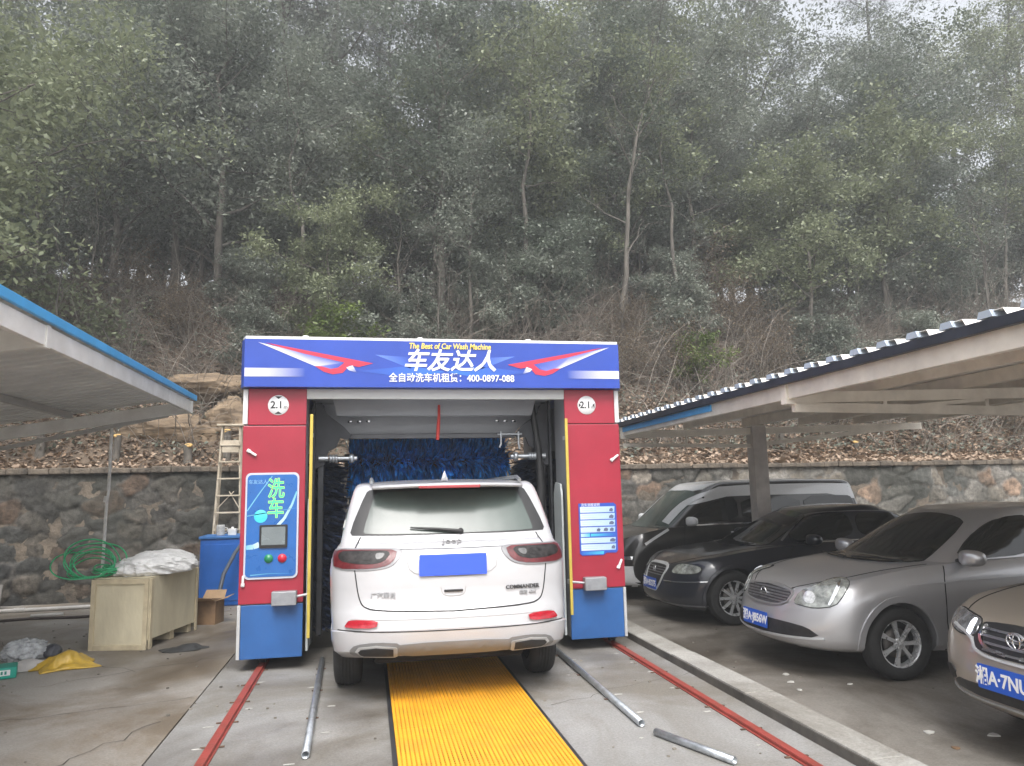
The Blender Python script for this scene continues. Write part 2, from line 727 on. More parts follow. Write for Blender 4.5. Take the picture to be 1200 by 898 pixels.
def leaves_at(C, spread, n_per, size, flat=.6, seed=0, aspect=.5):
    """n_per leaf quads round every clump centre in C; returns vertex and face arrays."""
    g = np.random.default_rng(seed)
    N_ = len(C) * n_per
    P = np.repeat(C, n_per, 0) + g.normal(0, 1, (N_, 3)) * np.asarray(spread)
    n = g.normal(0, 1, (N_, 3)) * np.array([1, 1, flat])
    n[:, 2] = np.abs(n[:, 2]) + .85
    n /= np.linalg.norm(n, axis=1)[:, None]
    a = g.normal(0, 1, (N_, 3))
    a[:, 2] -= .5
    t = a - n * (a * n).sum(1)[:, None]
    t /= np.linalg.norm(t, axis=1)[:, None]
    s = np.cross(n, t)
    L_ = size * g.uniform(.6, 1.35, N_)[:, None]
    W_ = L_ * aspect
    droop = n * L_ * -.12
    V = np.stack([P, P + t * L_ * .45 + s * W_ * .5, P + t * L_ + droop, P + t * L_ * .45 - s * W_ * .5], 1).reshape(-1, 3)
    return V, np.arange(N_ * 4).reshape(-1, 4)


def grow(seed, height, trunk_r, spread, first=.3, n_limb=9, lean=(0, 0), up=.6, sub=5, wob=.06, twig=3):
    """Trunk with limbs and twigs: returns an MB and the twig ends (leaf clump centres)."""
    g = random.Random(seed)
    b = MB()
    n = 10
    P = []
    for i in range(n + 1):
        t = i / n
        P.append(Vector((lean[0] * t * t * height + g.uniform(-wob, wob) * height * .4 * t, lean[1] * t * t * height + g.uniform(-wob, wob) * height * .4 * t, t * height - .25)))
    b.tube(P, [trunk_r * (1 - .8 * i / n) * (1.35 if i == 0 else 1) for i in range(n + 1)], 7, False)
    ends = []
    ends.append(P[-1])
    for k in range(n_limb):
        t = first + (1 - first) * (k + g.random() * .8) / n_limb
        t = min(t, .98)
        i = min(int(t * n), n - 1)
        p0 = P[i].lerp(P[i + 1], t * n - i)
        az = k * 2.4 + g.uniform(-.5, .5)
        ln = spread * (1.15 - .55 * abs(t - first - (1 - first) * .35) / (1 - first)) * g.uniform(.7, 1.15)
        d = Vector((math.cos(az), math.sin(az), up * g.uniform(.4, 1.4)))
        Q = [p0]
        for s in range(1, 6):
            d2 = d + Vector((g.uniform(-.3, .3), g.uniform(-.3, .3), g.uniform(-.2, .25)))
            Q.append(Q[-1] + d2.normalized() * ln / 5)
        r0 = trunk_r * (1 - .8 * t) * .5
        b.tube(Q, [max(.008, r0 * (1 - .85 * s / 5)) for s in range(6)], 5, False)
        for s in range(sub):
            j = g.randint(1, 5)
            q0 = Q[j]
            dd = Vector((g.uniform(-1, 1), g.uniform(-1, 1), g.uniform(-.3, .8))).normalized()
            l2 = ln * g.uniform(.22, .5)
            q1 = q0 + dd * l2 * .55
            q2 = q1 + (dd + Vector((g.uniform(-.5, .5), g.uniform(-.5, .5), g.uniform(-.2, .5)))).normalized() * l2 * .5
            b.tube([q0, q1, q2], [max(.006, r0 * .3), max(.005, r0 * .2), .004], 4, False)
            ends += [q1, q2]
            for w_ in range(twig):
                q3 = q2 + Vector((g.uniform(-1, 1), g.uniform(-1, 1), g.uniform(-.6, .8))) * l2 * .35
                b.tube([q2 if w_ % 2 else q1, q3], [.005, .003], 3, False)
                ends.append(q3)
        ends.append(Q[-1])
    return b, ends


M_bark = mat('grey_bark', (.12, .108, .092), .95, var=.3, scale=9, bump=.7, stretch=(1, 1, .25))
M_bark2 = mat('pine_bark', (.055, .042, .034), .95, var=.3, scale=9, bump=.7, stretch=(1, 1, .25))
M_twig = mat('dry_twig', (.21, .18, .15), .95, var=.3, scale=2)
LEAF = {
    'dark': leaf_mat('dark_evergreen_leaf', (.062, .082, .060), (.185, .215, .168), .42),
    'grey': leaf_mat('dusty_evergreen_leaf', (.092, .112, .09), (.28, .305, .25), .42),
    'olive': leaf_mat('olive_leaf', (.098, .12, .07), (.285, .315, .19), .42),
    'fresh': leaf_mat('fresh_leaf', (.06, .10, .022), (.19, .25, .06)),
    'pine': leaf_mat('pine_needle', (.03, .042, .028), (.07, .09, .06)),
    'tan': leaf_mat('dry_leaf', (.10, .075, .045), (.20, .15, .095)),
}

PROTO = {}


def make_proto(key, name, leaf, seed, height, tr, spread, n_per, lsize, cl_spread, bark=None, aspect=.5, **kw):
    b, ends = grow(seed, height, tr, spread, **kw)
    t = b.build('trunk', bark or M_bark, None, fix=False)
    tm = t.data
    bpy.data.objects.remove(t)
    cm = None
    if n_per:
        C = np.array([tuple(e) for e in ends])
        g = np.random.default_rng(seed + 100)
        # uneven crown: some clumps are full, some nearly bare
        keep = g.random(len(C)) < .86
        C = C[keep]
        V, F = leaves_at(C, cl_spread, n_per, lsize, seed=seed, aspect=aspect)
        c = np_mesh('crown', V, F, LEAF[leaf])
        cm = c.data
        bpy.data.objects.remove(c)
    PROTO[key] = (name, tm, cm, height)


make_proto('ev1', 'evergreen_tree', 'grey', 1, 8.5, .13, 2.6, 36, 0.129, (.26, .26, .17), first=.22, n_limb=15, sub=7)
make_proto('ev2', 'evergreen_tree', 'dark', 2, 9.5, .15, 2.8, 40, 0.134, (.28, .28, .18), first=.25, n_limb=15, sub=7)
make_proto('ev3', 'evergreen_tree', 'grey', 3, 11.5, .16, 3.0, 36, 0.134, (.28, .28, .2), first=.38, n_limb=15, sub=7, lean=(.02, -.02))
make_proto('ol1', 'broadleaf_tree', 'olive', 4, 6.5, .10, 2.3, 34, 0.134, (.24, .24, .15), first=.3, n_limb=13, sub=6)
make_proto('ol2', 'broadleaf_tree', 'olive', 5, 12.5, .15, 2.9, 34, 0.134, (.28, .28, .18), first=.45, n_limb=14, sub=7)
make_proto('pi1', 'pine_tree', 'pine', 6, 15.0, .16, 2.0, 40, .15, (.26, .26, .12), bark=M_bark2, aspect=.12, first=.62, n_limb=10, sub=5, wob=.025)
make_proto('pi2', 'pine_tree', 'pine', 7, 13.0, .13, 1.7, 40, .15, (.24, .24, .12), bark=M_bark2, aspect=.12, first=.68, n_limb=9, sub=5, wob=.035, lean=(.05, 0))
make_proto('ba1', 'bare_tree', 'dark', 8, 8.0, .09, 1.9, 3, .09, (.2, .2, .2), first=.35, n_limb=9, sub=7, lean=(.16, 0), up=1.3)
make_proto('ba2', 'bare_tree', 'dark', 9, 5.0, .05, 1.5, 2, .08, (.2, .2, .2), first=.15, n_limb=10, sub=7, up=1.4)
make_proto('sh1', 'shrub', 'grey', 10, 2.2, .035, 1.25, 42, 0.106, (.15, .15, .1), first=.08, n_limb=11, sub=6, up=.8)
make_proto('sh2', 'shrub', 'dark', 12, 2.8, .04, 1.4, 42, 0.106, (.17, .17, .12), first=.1, n_limb=11, sub=6, up=.9)
make_proto('sh3', 'shrub', 'fresh', 13, 2.1, .03, .8, 20, .11, (.13, .13, .1), first=.3, n_limb=8, sub=5, up=.8)
make_proto('sh4', 'shrub', 'tan', 14, 1.8, .03, 1.1, 8, .07, (.2, .2, .15), first=.05, n_limb=12, sub=7, up=1.2)
make_proto('sl1', 'slender_tree', 'olive', 21, 9.0, .085, 1.7, 22, .13, (.26, .26, .17), first=.5, n_limb=9, sub=6, lean=(.05, 0))
make_proto('sl2', 'slender_tree', 'grey', 22, 8.0, .08, 1.6, 22, .12, (.26, .26, .17), first=.45, n_limb=9, sub=6, lean=(-.10, .02), wob=.1)
make_proto('big', 'evergreen_tree', 'olive', 15, 6.2, .12, 2.9, 80, .098, (.28, .28, .16), first=.25, n_limb=15, sub=7, up=.35)


def plant(key, x, y, rz, s, label, cat, group=None, z=None, tilt=0.0):
    name, tm, cm, h = PROTO[key]
    zz = float(hill_z(x, y)) if z is None else z
    e = thing(name, label, cat, (x, y, zz - .05), rz, group)
    e.scale = (s, s, s)
    e.rotation_euler = (tilt, 0, rz)
    link(bpy.data.objects.new('trunk', tm), e)
    if cm:
        link(bpy.data.objects.new('crown', cm), e)
    return e


# trees one can point to: key, x, y, turn, scale, label
for k, x, y, rz, s, lab in [
    ('big', -8.3, 15.2, 0.4, 1.35, 'broad olive green tree leaning in at the left edge above the left canopy'),
    ('ev1', -3.7, 19.0, 1.2, .98, 'dusty grey green tree standing behind the left canopy and the ladder'),
    ('ol1', -.9, 17.3, 2.2, .62, 'small bright olive tree on the bank above the left end of the blue banner'),
    ('ev2', 1.9, 19.4, .3, .95, 'dense dark tree on the bank left of the forked leaning trunk'),
    ('ba1', 6.3, 17.6, 0.1, 1.0, 'bare forked tree leaning right above the right end of the banner'),
    ('ev1', 5.0, 21.0, 4.0, 1.0, 'grey green tree right behind the leaning bare tree'),
    ('ol1', 11.9, 18.0, 1.0, .85, 'low spreading olive tree above the middle of the right canopy roof'),
    ('ol1', 15.2, 19.2, 3.3, 1.0, 'olive tree with a wide crown above the right end of the right canopy'),
    ('ba2', -6.0, 15.6, 2.0, .8, 'leafless scrubby tree arching over the stone wall at far left'),
    ('ba2', 17.0, 17.4, 1.0, .85, 'leafless pale branched tree by the right edge just over the canopy roof'),
    ('ev3', 9.4, 21.8, 1.7, 1.0, 'tall grey green tree left of the bright gap in the wood'),
    ('ol2', 8.6, 24.6, 2.0, 1.0, 'tall yellowish green tree reaching the top right of centre'),
    ('sl1', 3.9, 18.1, .5, 1.0, 'slender straight trunked tree rising above the middle of the banner'),
    ('sl2', 2.4, 17.6, 2.5, .75, 'short slender tree standing in the brush above the banner lettering'),
    ('sl2', -1.6, 18.2, 1.0, .9, 'slim tree with a crooked stem behind the left end of the banner'),
    ('sl1', 8.2, 18.4, 3.0, .85, 'slim tree rising right behind the low left end of the right canopy roof'),
    ('sh3', -.7, 16.6, 1.0, .9, 'small fresh green sapling on the brown bank above the left tower'),
    ('sh3', 7.6, 16.2, 1.0, .7, 'small yellow green sapling on the bank just right of the machine top'),
    ('ol1', 6.9, 22.0, 1.0, 1.0, 'mid sized olive tree closing the gap low in the middle of the wood'),
    ('ev2', 8.0, 23.0, 2.0, .7, 'dark rounded tree behind the slim tree right of the machine'),
    ('pi1', -3.2, 27.0, 0.0, 1.0, 'tall dark pine standing alone before the bright sky at upper left'),
    ('pi2', .6, 28.0, 1.0, 1.1, 'tall pine with a bent trunk right of the bright sky gap at upper left'),
]:
    plant(k, x, y, rz, s, lab, 'tree')

pr = random.Random(77)


def row(keys, y0, y1, xa, xb, step, s0, s1, label, cat, group, skip=()):
    x = xa
    while x < xb:
        y = pr.uniform(y0, y1)
        xx = x + pr.uniform(-.4, .4) * step
        if not any(a < xx / y < c for a, c in skip):
            plant(pr.choice(keys), xx, y, pr.uniform(0, 6.28), pr.uniform(s0, s1), label, cat, group, tilt=pr.uniform(-.06, .06))
        x += step


row(['sh1', 'sh4', 'sh4', 'ba2'], 16.4, 18.4, -9, 19, 1.7, .55, .95, 'low scrubby shrub on the leaf covered bank behind the wall', 'shrub', 'shrubs on the bank')
row(['sh4', 'ba2', 'sh4'], 14.9, 16.6, -8, 18, 1.9, .45, .75, 'small half bare bush on the bank close above the wall', 'bush', 'half bare bushes above the wall')
row(['ev1', 'ev2', 'ol1', 'ev1', 'sl1'], 19.6, 21.4, -11, 23, 2.1, .66, .95, 'grey green evergreen in the front row of the wood', 'tree', 'evergreens in the front row of the wood', skip=((-.19, -.09), (.58, .68), (.89, 1.0)))
row(['ev1', 'ev2', 'ev3', 'ol2'], 22.5, 25.5, -12, 28, 2.5, .8, 1.05, 'taller evergreen in the middle of the wood', 'tree', 'evergreens in the middle of the wood', skip=((-.20, -.06), (.54, .68), (.90, 1.02), (.03, .09)))
row(['ev3', 'pi1', 'pi2', 'ol2'], 27, 32, -15, 36, 3.1, .95, 1.25, 'tall slender tree at the back of the wood against the sky', 'tree', 'tall trees at the back of the wood')


row(['sh2', 'sh1', 'sh2'], 22.6, 24.2, -10, 25, 1.25, 1.0, 1.5, 'big leafy shrub closing the wood along the crest of the bank', 'shrub', 'shrubs along the crest of the bank')
HOLES = ((-.205, -.075), (.52, .72), (.86, 1.05), (.03, .09))
row(['ev1', 'ev2', 'ol1', 'ev1'], 21.3, 22.6, -11, 25, 1.9, .52, .74, 'small leafy tree filling in below the taller trees', 'tree', 'small trees below the canopy of the wood')
row(['ev1', 'ev2', 'ev1'], 24.6, 26.4, -12, 29, 2.6, .72, .92, 'full crowned evergreen deep in the wood', 'tree', 'evergreens deep in the wood', skip=HOLES)
row(['ev2', 'ev3', 'ev1'], 28, 30, -14, 34, 4.4, 1.0, 1.2, 'big dim evergreen at the very back of the wood', 'tree', 'big evergreens at the very back', skip=HOLES)
row(['sh1', 'sh2', 'sh4', 'ba2'], 18.6, 20.2, -9, 21, 1.9, .7, 1.1, 'waist high shrub at the foot of the wood on the upper bank', 'shrub', 'shrubs at the foot of the wood')


# ---- what nobody could count: litter, twigs, brambles
def litter(n, x0, x1, y0, y1, size, m, name, lift=.03, seed=0, power=1.0):
    g = np.random.default_rng(seed)
    X = g.uniform(x0, x1, n)
    Y = y0 + (y1 - y0) * g.random(n) ** power
    Z = np.where(Y < 13.84, 2.0 + (wall_top(X) - 2.0) + .01, hill_z(X, Y)) + g.random(n) * lift
    C = np.stack([X, Y, Z], 1)
    V, F = leaves_at(C, (0, 0, 0), 1, size, flat=1.2, seed=seed + 1, aspect=.6)
    o = np_mesh(name, V, F, m)
    return tag(o, kind='stuff')


M_lit = leaf_mat('fallen_leaf', (.075, .05, .034), (.30, .21, .14), .8, .1)
M_lit2 = leaf_mat('pale_fallen_leaf', (.22, .15, .10), (.42, .32, .24), .7, .1)
litter(70000, -11, 22, 13.8, 19.5, .10, M_lit, 'leaf_litter', .06, 1)
litter(12000, 2, 22, 13.42, 15.9, .11, M_lit2, 'pale_leaf_litter', .07, 3)
litter(7000, -11, 2, 13.42, 17.5, .09, M_lit2, 'pale_leaf_litter', .1, 4)
litter(24000, -11, 22, 14.2, 20, .09, LEAF['grey'], 'ground_cover', .28, 5)


def brush(n, seed, name, m, x0, x1, y0, y1, l0, l1, r):
    g = random.Random(seed)
    b = MB()
    for i in range(n):
        x = g.uniform(x0, x1)
        y = g.uniform(y0, y1)
        p = Vector((x, y, float(hill_z(x, y)) - .03))
        d = Vector((g.uniform(-1, 1), g.uniform(-.8, .3), g.uniform(.2, 1.6))).normalized()
        ln = g.uniform(l0, l1)
        P = [p]
        for s in range(5):
            d = (d + Vector((g.uniform(-.35, .35), g.uniform(-.35, .35), g.uniform(-.42, .18)))).normalized()
            P.append(P[-1] + d * ln / 5)
        b.tube(P, [r * (1 - .15 * s) for s in range(6)], 3, False)
    return tag(b.build(name, m, fix=False), kind='stuff')


brush(4600, 3, 'brushwood', M_twig, -11, 21, 14.3, 19.8, .5, 1.9, .009)
brush(3000, 6, 'brushwood', M_twig, -11, 21, 16.2, 20.5, 1.2, 2.8, .010)
brush(900, 4, 'brushwood', mat('pale_twig', (.36, .32, .28), .95, var=.2, scale=2), -11, 21, 14.3, 19.5, .8, 2.4, .010)

# ---- the cut sandstone face and loose rocks above the wall on the left
M_sand = mat('sandstone', (.25, .185, .12), .95, var=.3, scale=2.2, bump=1.0, bscale=11, dark=(.085, .062, .043), stretch=(.6, .6, 2.4), detail=9)


def rock(name, label, c, s, seed, sub=5, rz=0.0):
    bm = bmesh.new()
    bmesh.ops.create_icosphere(bm, subdivisions=sub, radius=1)
    P = np.array([tuple(v.co) for v in bm.verts])
    g = np.random.default_rng(seed)
    for i in range(16):                       # planar cuts make facets
        n = g.normal(0, 1, 3)
        n /= np.linalg.norm(n)
        d = g.uniform(.6, .88)
        h = P @ n - d
        P -= np.where(h > 0, h, 0)[:, None] * n * .92
    P[:, 2] = np.round(P[:, 2] * 4.2 + vnoise(P[:, 0], P[:, 1], seed, 2, 1.3) * .8) / 4.2 * .55 + P[:, 2] * .45
    P += (vnoise(P[:, 0] * 2 + P[:, 2] * 1.7, P[:, 1] * 2 + seed, seed, 5, 1.8) * .16)[:, None] * P
    P -= ((1 - np.abs(vnoise(P[:, 0] * 3, P[:, 2] * 7 + P[:, 1] * 2, seed + 5, 4, 1.3)) * 3).clip(0, 1) * .09)[:, None] * P
    for v, q in zip(bm.verts, P):
        v.co = Vector(q * np.array(s))
    me = bpy.data.meshes.new(name)
    bm.to_mesh(me)
    bm.free()
    me.materials.append(M_sand)
    for p in me.polygons:
        p.use_smooth = True
    o = bpy.data.objects.new(name, me)
    o.location = c
    o.rotation_euler = (0, 0, rz)
    link(o)
    return tag(o, label, 'rock')


rock('rock', 'big tan sandstone outcrop above the wall behind the left canopy corner', (-3.9, 15.1, 2.75), (1.5, .75, .60), 5)
rock('rock', 'upper brown sandstone ledge between the canopy corner and the machine', (-3.1, 15.9, 3.75), (1.15, .7, .5), 8)
rock('rock', 'rounded grey brown rock just left of the top of the machine', (-2.3, 15.0, 2.95), (.8, .6, .6), 12)
rock('rock', 'low tan rock shelf above the wall behind the thin grey pole', (-6.0, 14.8, 2.35), (1.3, .6, .38), 15)

M_cut = mat('cut_wood', (.62, .40, .15), .8, var=.2, scale=20)
for i, (x, y, h, r_, lab) in enumerate([
    (-2.55, 14.35, .62, .075, 'cut stump with a bright yellow top just left of the stepladder'),
    (-3.15, 14.15, .42, .07, 'short cut stump with a yellow top halfway from pole to stepladder'),
    (-4.35, 14.2, .55, .06, 'thin dark cut stump on the wall top near the grey pole'),
    (-5.6, 14.3, .5, .07, 'dark stump above the wall under the left canopy roof'),
    (8.6, 14.4, .5, .045, 'slim reddish stump on the leaf bank right of the canopy post'),
    (10.4, 14.5, .3, .06, 'short stump with a pale top on the bank behind the silver sedan'),
]):
    t = thing('tree_stump', lab, 'tree stump', (x, y, float(hill_z(x, y)) - .1))
    g = random.Random(i)
    b = MB()
    b.tube([(0, 0, 0), (.01, 0, h * .5), (g.uniform(-.03, .03), 0, h)], [r_ * 1.3, r_, r_ * .95], 10, True)
    b.build('trunk', M_bark, t)
    b = MB()
    M = Matrix.Translation((g.uniform(-.01, .01), -.004, h + .002)) @ Matrix.Rotation(.35, 4, 'X')
    b.lathe([(0, .012), (r_ * .6, .012), (r_ * .98, .006), (r_ * .98, -.03), (0, -.03)], 12, M)
    b.build('cut_face', M_cut, t)

# ================================================================== THE WASH GANTRY
M_red = mat('red_panel', (.34, .020, .042), .34, var=.09, scale=1.6, rvar=.08, spec=.5)
M_bluep = mat('blue_panel', (.022, .10, .30), .38, var=.12, scale=1.6, rvar=.08)
M_head = mat('banner_blue', (.024, .066, .38), .30, var=.08, scale=1.3, rvar=.08)
M_alu = mat('aluminium_trim', (.55, .56, .57), .4, .35, var=.06, scale=8)
M_whitep = mat('white_panel', (.72, .72, .72), .45, var=.04, scale=3)
M_greyp = mat('grey_panel', (.27, .28, .30), .5, .15, var=.08, scale=2)
M_hood = mat('blower_grey', (.30, .31, .33), .45, .1, var=.07, scale=1.5)
M_dkgrey = mat('dark_frame', (.04, .042, .048), .5, .3, var=.2, scale=6)
M_black = mat('black_plastic', (.018, .018, .019), .5, var=.15, scale=10)
M_yel = mat('yellow_bar', (.52, .40, .07), .5, var=.08, scale=5)
M_chrome = mat('chrome', (.72, .73, .74), .14, 1.0, var=.03, scale=10, rvar=.04)
M_galv = mat('galvanised_steel', (.50, .53, .56), .38, .8, var=.15, scale=14, bump=.1)
M_white = mat('white_print', (.80, .80, .80), .5, var=.02)
M_ink = mat('black_print', (.02, .02, .022), .5, var=.02)
M_gold = mat('yellow_print', (.85, .66, .12), .5, var=.02)
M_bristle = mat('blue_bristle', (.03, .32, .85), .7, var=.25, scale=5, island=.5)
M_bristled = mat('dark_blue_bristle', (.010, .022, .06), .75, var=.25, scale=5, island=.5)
M_hose = mat('red_hose', (.50, .03, .02), .45, var=.08)


def decal_mat():
    m = bpy.data.materials.new('printed_film')
    m.use_nodes = True
    nt = m.node_tree
    at = nt.nodes.new('ShaderNodeAttribute')
    at.attribute_name = 'print'
    p = nt.nodes['Principled BSDF']
    nt.links.new(at.outputs['Color'], p.inputs['Base Color'])
    p.inputs['Roughness'].default_value = .4
    return m


M_print = decal_mat()


def decal(name, polys, parent, M):
    """Printed film: polygons of (x, z, colour) corners, laid 3 mm proud of the panel."""
    vs, fs, cs = [], [], []
    for pl in polys:
        n = len(vs)
        vs += [M @ Vector((p[0], p[1], p[3] if len(p) > 3 else 0)) for p in pl]
        cs += [p[2] for p in pl]
        fs.append(list(range(n, n + len(pl))))
    me = bpy.data.meshes.new(name)
    me.from_pydata(vs, [], fs)
    ca = me.color_attributes.new('print', 'FLOAT_COLOR', 'POINT')
    for i, c in enumerate(cs):
        ca.data[i].color = (*c, 1)
    me.materials.append(M_print)
    return link(bpy.data.objects.new(name, me), parent)


GX0, GY0 = .725, 7.65
gantry = thing('car_wash_gantry', 'red and blue rollover car wash gantry with a wide banner straddling the white car', 'car wash', (GX0, GY0, 0))
HW = 1.935
INN = 1.33
ZB, ZS, ZH, ZT = .12, .62, 2.70, 3.205
HH = 1.962
DEP = 2.25


def tower(s):
    """s = -1 left, +1 right."""
    o_, i_ = s * HW, s * INN
    x0, x1 = min(o_, i_), max(o_, i_)
    b = MB()
    b.box(x0 + .012, x1 - .012, .03, .50, ZB + .01, ZH - .01, .006)          # front post
    b.box(x0 + .012, x1 - .012, DEP - .5, DEP, ZB + .01, ZH - .01, .006)     # rear post
    xo = (o_ - s * .05)
    b.box(min(o_ - s * .012, xo), max(o_ - s * .012, xo), .502, DEP - .502, ZB + .01, ZH - .01, .003)
    tw = b.build('side_tower', M_greyp, gantry)
    # silver corner strips
    b = MB()
    b.box(min(o_, o_ - s * .03), max(o_, o_ - s * .03), .004, .06, ZB, ZS - .004, .003)
    b.build('corner_strip', M_alu, tw)
    b = MB()
    b.box(min(o_, o_ - s * .045), max(o_, o_ - s * .045), .004, .06, 2.345, ZH - .012, .003)
    b.build('corner_strip', M_whitep, tw)
    # red door and the fixed red panel over it, the blue skirt
    xa, xb = (x0 + .008, x1) if s < 0 else (x0, x1 - .008)
    b = MB()
    b.box(xa, xb, -.004, .03, ZS + .004, 2.325, .006)
    d = b.build('red_door', M_red, tw)
    b = MB()
    if s < 0:
        b.box(x0 + .05, x1, .0, .03, 2.335, ZH - .004, .005)
    else:
        b.box(x0, x1 - .05, .0, .03, 2.335, ZH - .004, .005)
    b.build('upper_panel', M_red, tw)
    b = MB()
    if s < 0:
        b.box(x0 + .034, x1 - .002, .0, .03, ZB, ZS - .006, .005)
    else:
        b.box(x0 + .002, x1 - .034, .0, .03, ZB, ZS - .006, .005)
    b.build('blue_skirt', M_bluep, tw)
    # wheels that run on the red rails
    rx = s * 1.785 - (.06 if s > 0 else -.06)
    rx = (-1.0 - GX0) if s < 0 else (2.57 - GX0)
    for yy in (.28, DEP - .28):
        b = MB()
        b.cyl((rx - .03, yy, .085), (rx + .03, yy, .085), .055, 20)
        b.box(rx - .045, rx - .034, yy - .06, yy + .06, .07, .14)
        b.box(rx + .034, rx + .045, yy - .06, yy + .06, .07, .14)
        b.build('rail_wheel', M_dkgrey, tw)
    return tw, d


towL, doorL = tower(-1)
towR, doorR = tower(1)

# door handles
for (dx, z, a, par) in ((-1.835, 2.06, -32, doorL), (-1.885, .845, 88, doorL), (1.86, 1.965, 38, doorR), (1.87, .86, 66, doorR)):
    b = MB()
    M = Matrix.Translation((dx, -.022, z)) @ Matrix.Rotation(-R(a), 4, 'Y')
    b.box(-.05, .05, -.014, .012, -.011, .011, .006, 0, M)
    b.box(-.055, -.02, -.008, .02, -.017, .017, .006, 0, M)
    b.build('handle', M_whitep, par)

# top box: chamfered ends, blue film, white cap
b = MB()
pl = [(-HH, .02), (-HH + .045, -.115), (HH - .045, -.115), (HH, .02), (HH, DEP), (-HH, DEP)]
b.prism([(p[0], p[1]) for p in pl], ZT - ZH - .03, Matrix.Translation((0, 0, ZH)))
head = b.build('banner_box', M_head, gantry)
b = MB()
b.prism([(p[0] * .996, p[1] + .006) for p in pl], .028, Matrix.Translation((0, 0, ZT - .028)))
b.box(-1.93, 1.93, .15, DEP - .1, ZT, ZT + .03, .01)
for x in (-1.35, -.2, .95):
    b.lathe([(0, .03), (.03, .03), (.035, 0)], 12, Matrix.Translation((x, .0, ZT)))
b.build('top_cap', M_whitep, head)
b = MB()
b.box(-INN + .002, INN - .002, .0, .05, 2.595, ZH - .004, .004)
b.build('lintel', mat('lintel_grey', (.52, .52, .50), .5, var=.05, scale=2), head)

FM = front_M(-.115)
FMd = front_M(-.1185)
W_ = (.66, .66, .74)
LB = (.14, .17, .50)
BL = (.026, .07, .37)
RD = (.52, .03, .07)


def hx(px):
    return (px - 504.5) / 114.0


def hz(px, py):
    return 3.175 - (py - (397 + (px - 284) * .0155)) / 112.0


def wing(mirror):
    def P(px, py, c, dz=0.0):
        x = hx(px)
        if mirror:
            x = -x + .02
        z = hz(px, py)
        return (x, z, c, dz)
    polys = [
        [P(300, 401, W_), P(362, 428, W_), P(350, 414, LB), P(325, 407, LB)],
        [P(362, 428, W_), P(370, 428.5, LB), P(395, 424.3, BL), P(350, 414, LB)],
        [P(370, 428.5, LB), P(380, 431.5, LB), P(388, 430, BL), P(395, 424.3, BL)],
        [P(308, 401.5, RD, .001), P(325, 407, RD, .001), P(350, 414, RD, .001), P(395, 424.3, RD, .001), P(401, 427.5, RD, .001), P(411, 429.5, RD, .001), P(427, 425.4, RD, .001)],
        [P(401, 427.5, RD, .001), P(395, 424.3, RD, .001), P(388, 430, RD, .001), P(393, 436, RD, .001)],
        [P(393, 436, RD, .001), P(388, 430, RD, .001), P(380, 431.5, RD, .001), P(382, 437.5, RD, .001)],
        [P(382, 437.5, RD, .001), P(380, 431.5, RD, .001), P(370, 428.5, RD, .001), P(372, 434.5, RD, .001)],
        [P(372, 434.5, RD, .001), P(370, 428.5, RD, .001), P(362, 428, RD, .001)],
        [P(397, 430, W_, .002), P(404, 427.5, W_, .002), P(409, 436, BL, .002), P(400, 433, W_, .002)],
    ]
    if mirror:
        polys = [p[::-1] for p in polys]
    decal('wing_emblem', polys, head, FMd)


wing(False)
wing(True)
# pale bars that fade inwards at both ends, light rays behind the name, brighter middle
bars = []
for s in (-1, 1):
    for k in range(6):
        def cc(t):
            return tuple(W_[i] * (1 - t) + BL[i] * t for i in range(3))
        xa = s * (HH - .050 - k * .095)
        xb = s * (HH - .050 - (k + 1) * .095)
        t0, t1 = (k / 6) ** 1.3, ((k + 1) / 6) ** 1.3
        q = [(xa, 2.80, cc(t0)), (xb, 2.80, cc(t1)), (xb, 2.885, cc(t1)), (xa, 2.885, cc(t0))]
        bars.append(q if s < 0 else q[::-1])
decal('end_bar', bars[:6], head, FMd)
decal('end_bar', bars[6:], head, FMd)
rays = []
for s in (-1, 1):
    q = [(s * .72 + .06, 3.03, (.12, .22, .66)), (s * .40 + .06, 3.01, BL), (s * .36 + .06, 2.89, (.03, .11, .50))]
    rays.append(q)
    q = [(s * .9 + .05, 2.86, BL), (s * .35 + .05, 2.92, (.03, .12, .52)), (0.05, 2.86, (.03, .16, .60)), (s * .35 + .05, 2.80, (.03, .12, .52))]
    rays.append(q)
decal('light_rays', rays, head, front_M(-.1175))

FT = .1215
def ftext(s, size, m, x, z, par=head, y=-FT, tilt=-.0, **k):
    M = front_M(y, x, z) @ Matrix.Rotation(tilt, 4, 'Z')
    return text(s, size, m, par, M, **k)


ftext('The Best of Car Wash Machine', .083, M_gold, hx(516), hz(516, 406.3), bold=.0015, sx=.80, shear=.15)
ftext('车友达人', .235, M_white, hx(516), hz(516, 424.5), bold=.005, sx=1.02, shear=.25)
ftext('全自动洗车机租赁：400-0897-088', .098, M_white, hx(518.5), hz(518, 443.5), bold=.0012, sx=.90)

# round clearance signs
for s, word, x, z in ((-1, 'h', -1.60, 2.53), (1, 'w', 1.575, 2.53)):
    b = MB()
    b.lathe([(0, .004), (.098, .004), (.10, 0)], 32, front_M(-.002, x, z))
    sg = b.build('clearance_sign', M_white, towL if s < 0 else towR)
    b = MB()
    M = front_M(-.0065, x, z)
    if word == 'h':
        for d in (1, -1):
            b.prism([(-.036, d * .088), (.036, d * .088), (0, d * .062)], .001, M)
    else:
        for d in (1, -1):
            b.prism([(d * .088, -.022), (d * .088, .022), (d * .062, 0)], .001, M)
    b.build('arrows', M_ink, sg)
    text('2.1', .10, M_ink, sg, front_M(-.0075, x - .015, z), bold=.002, extrude=.0008)
    text('m', .05, M_ink, sg, front_M(-.0075, x + .07, z - .02), extrude=.0008)

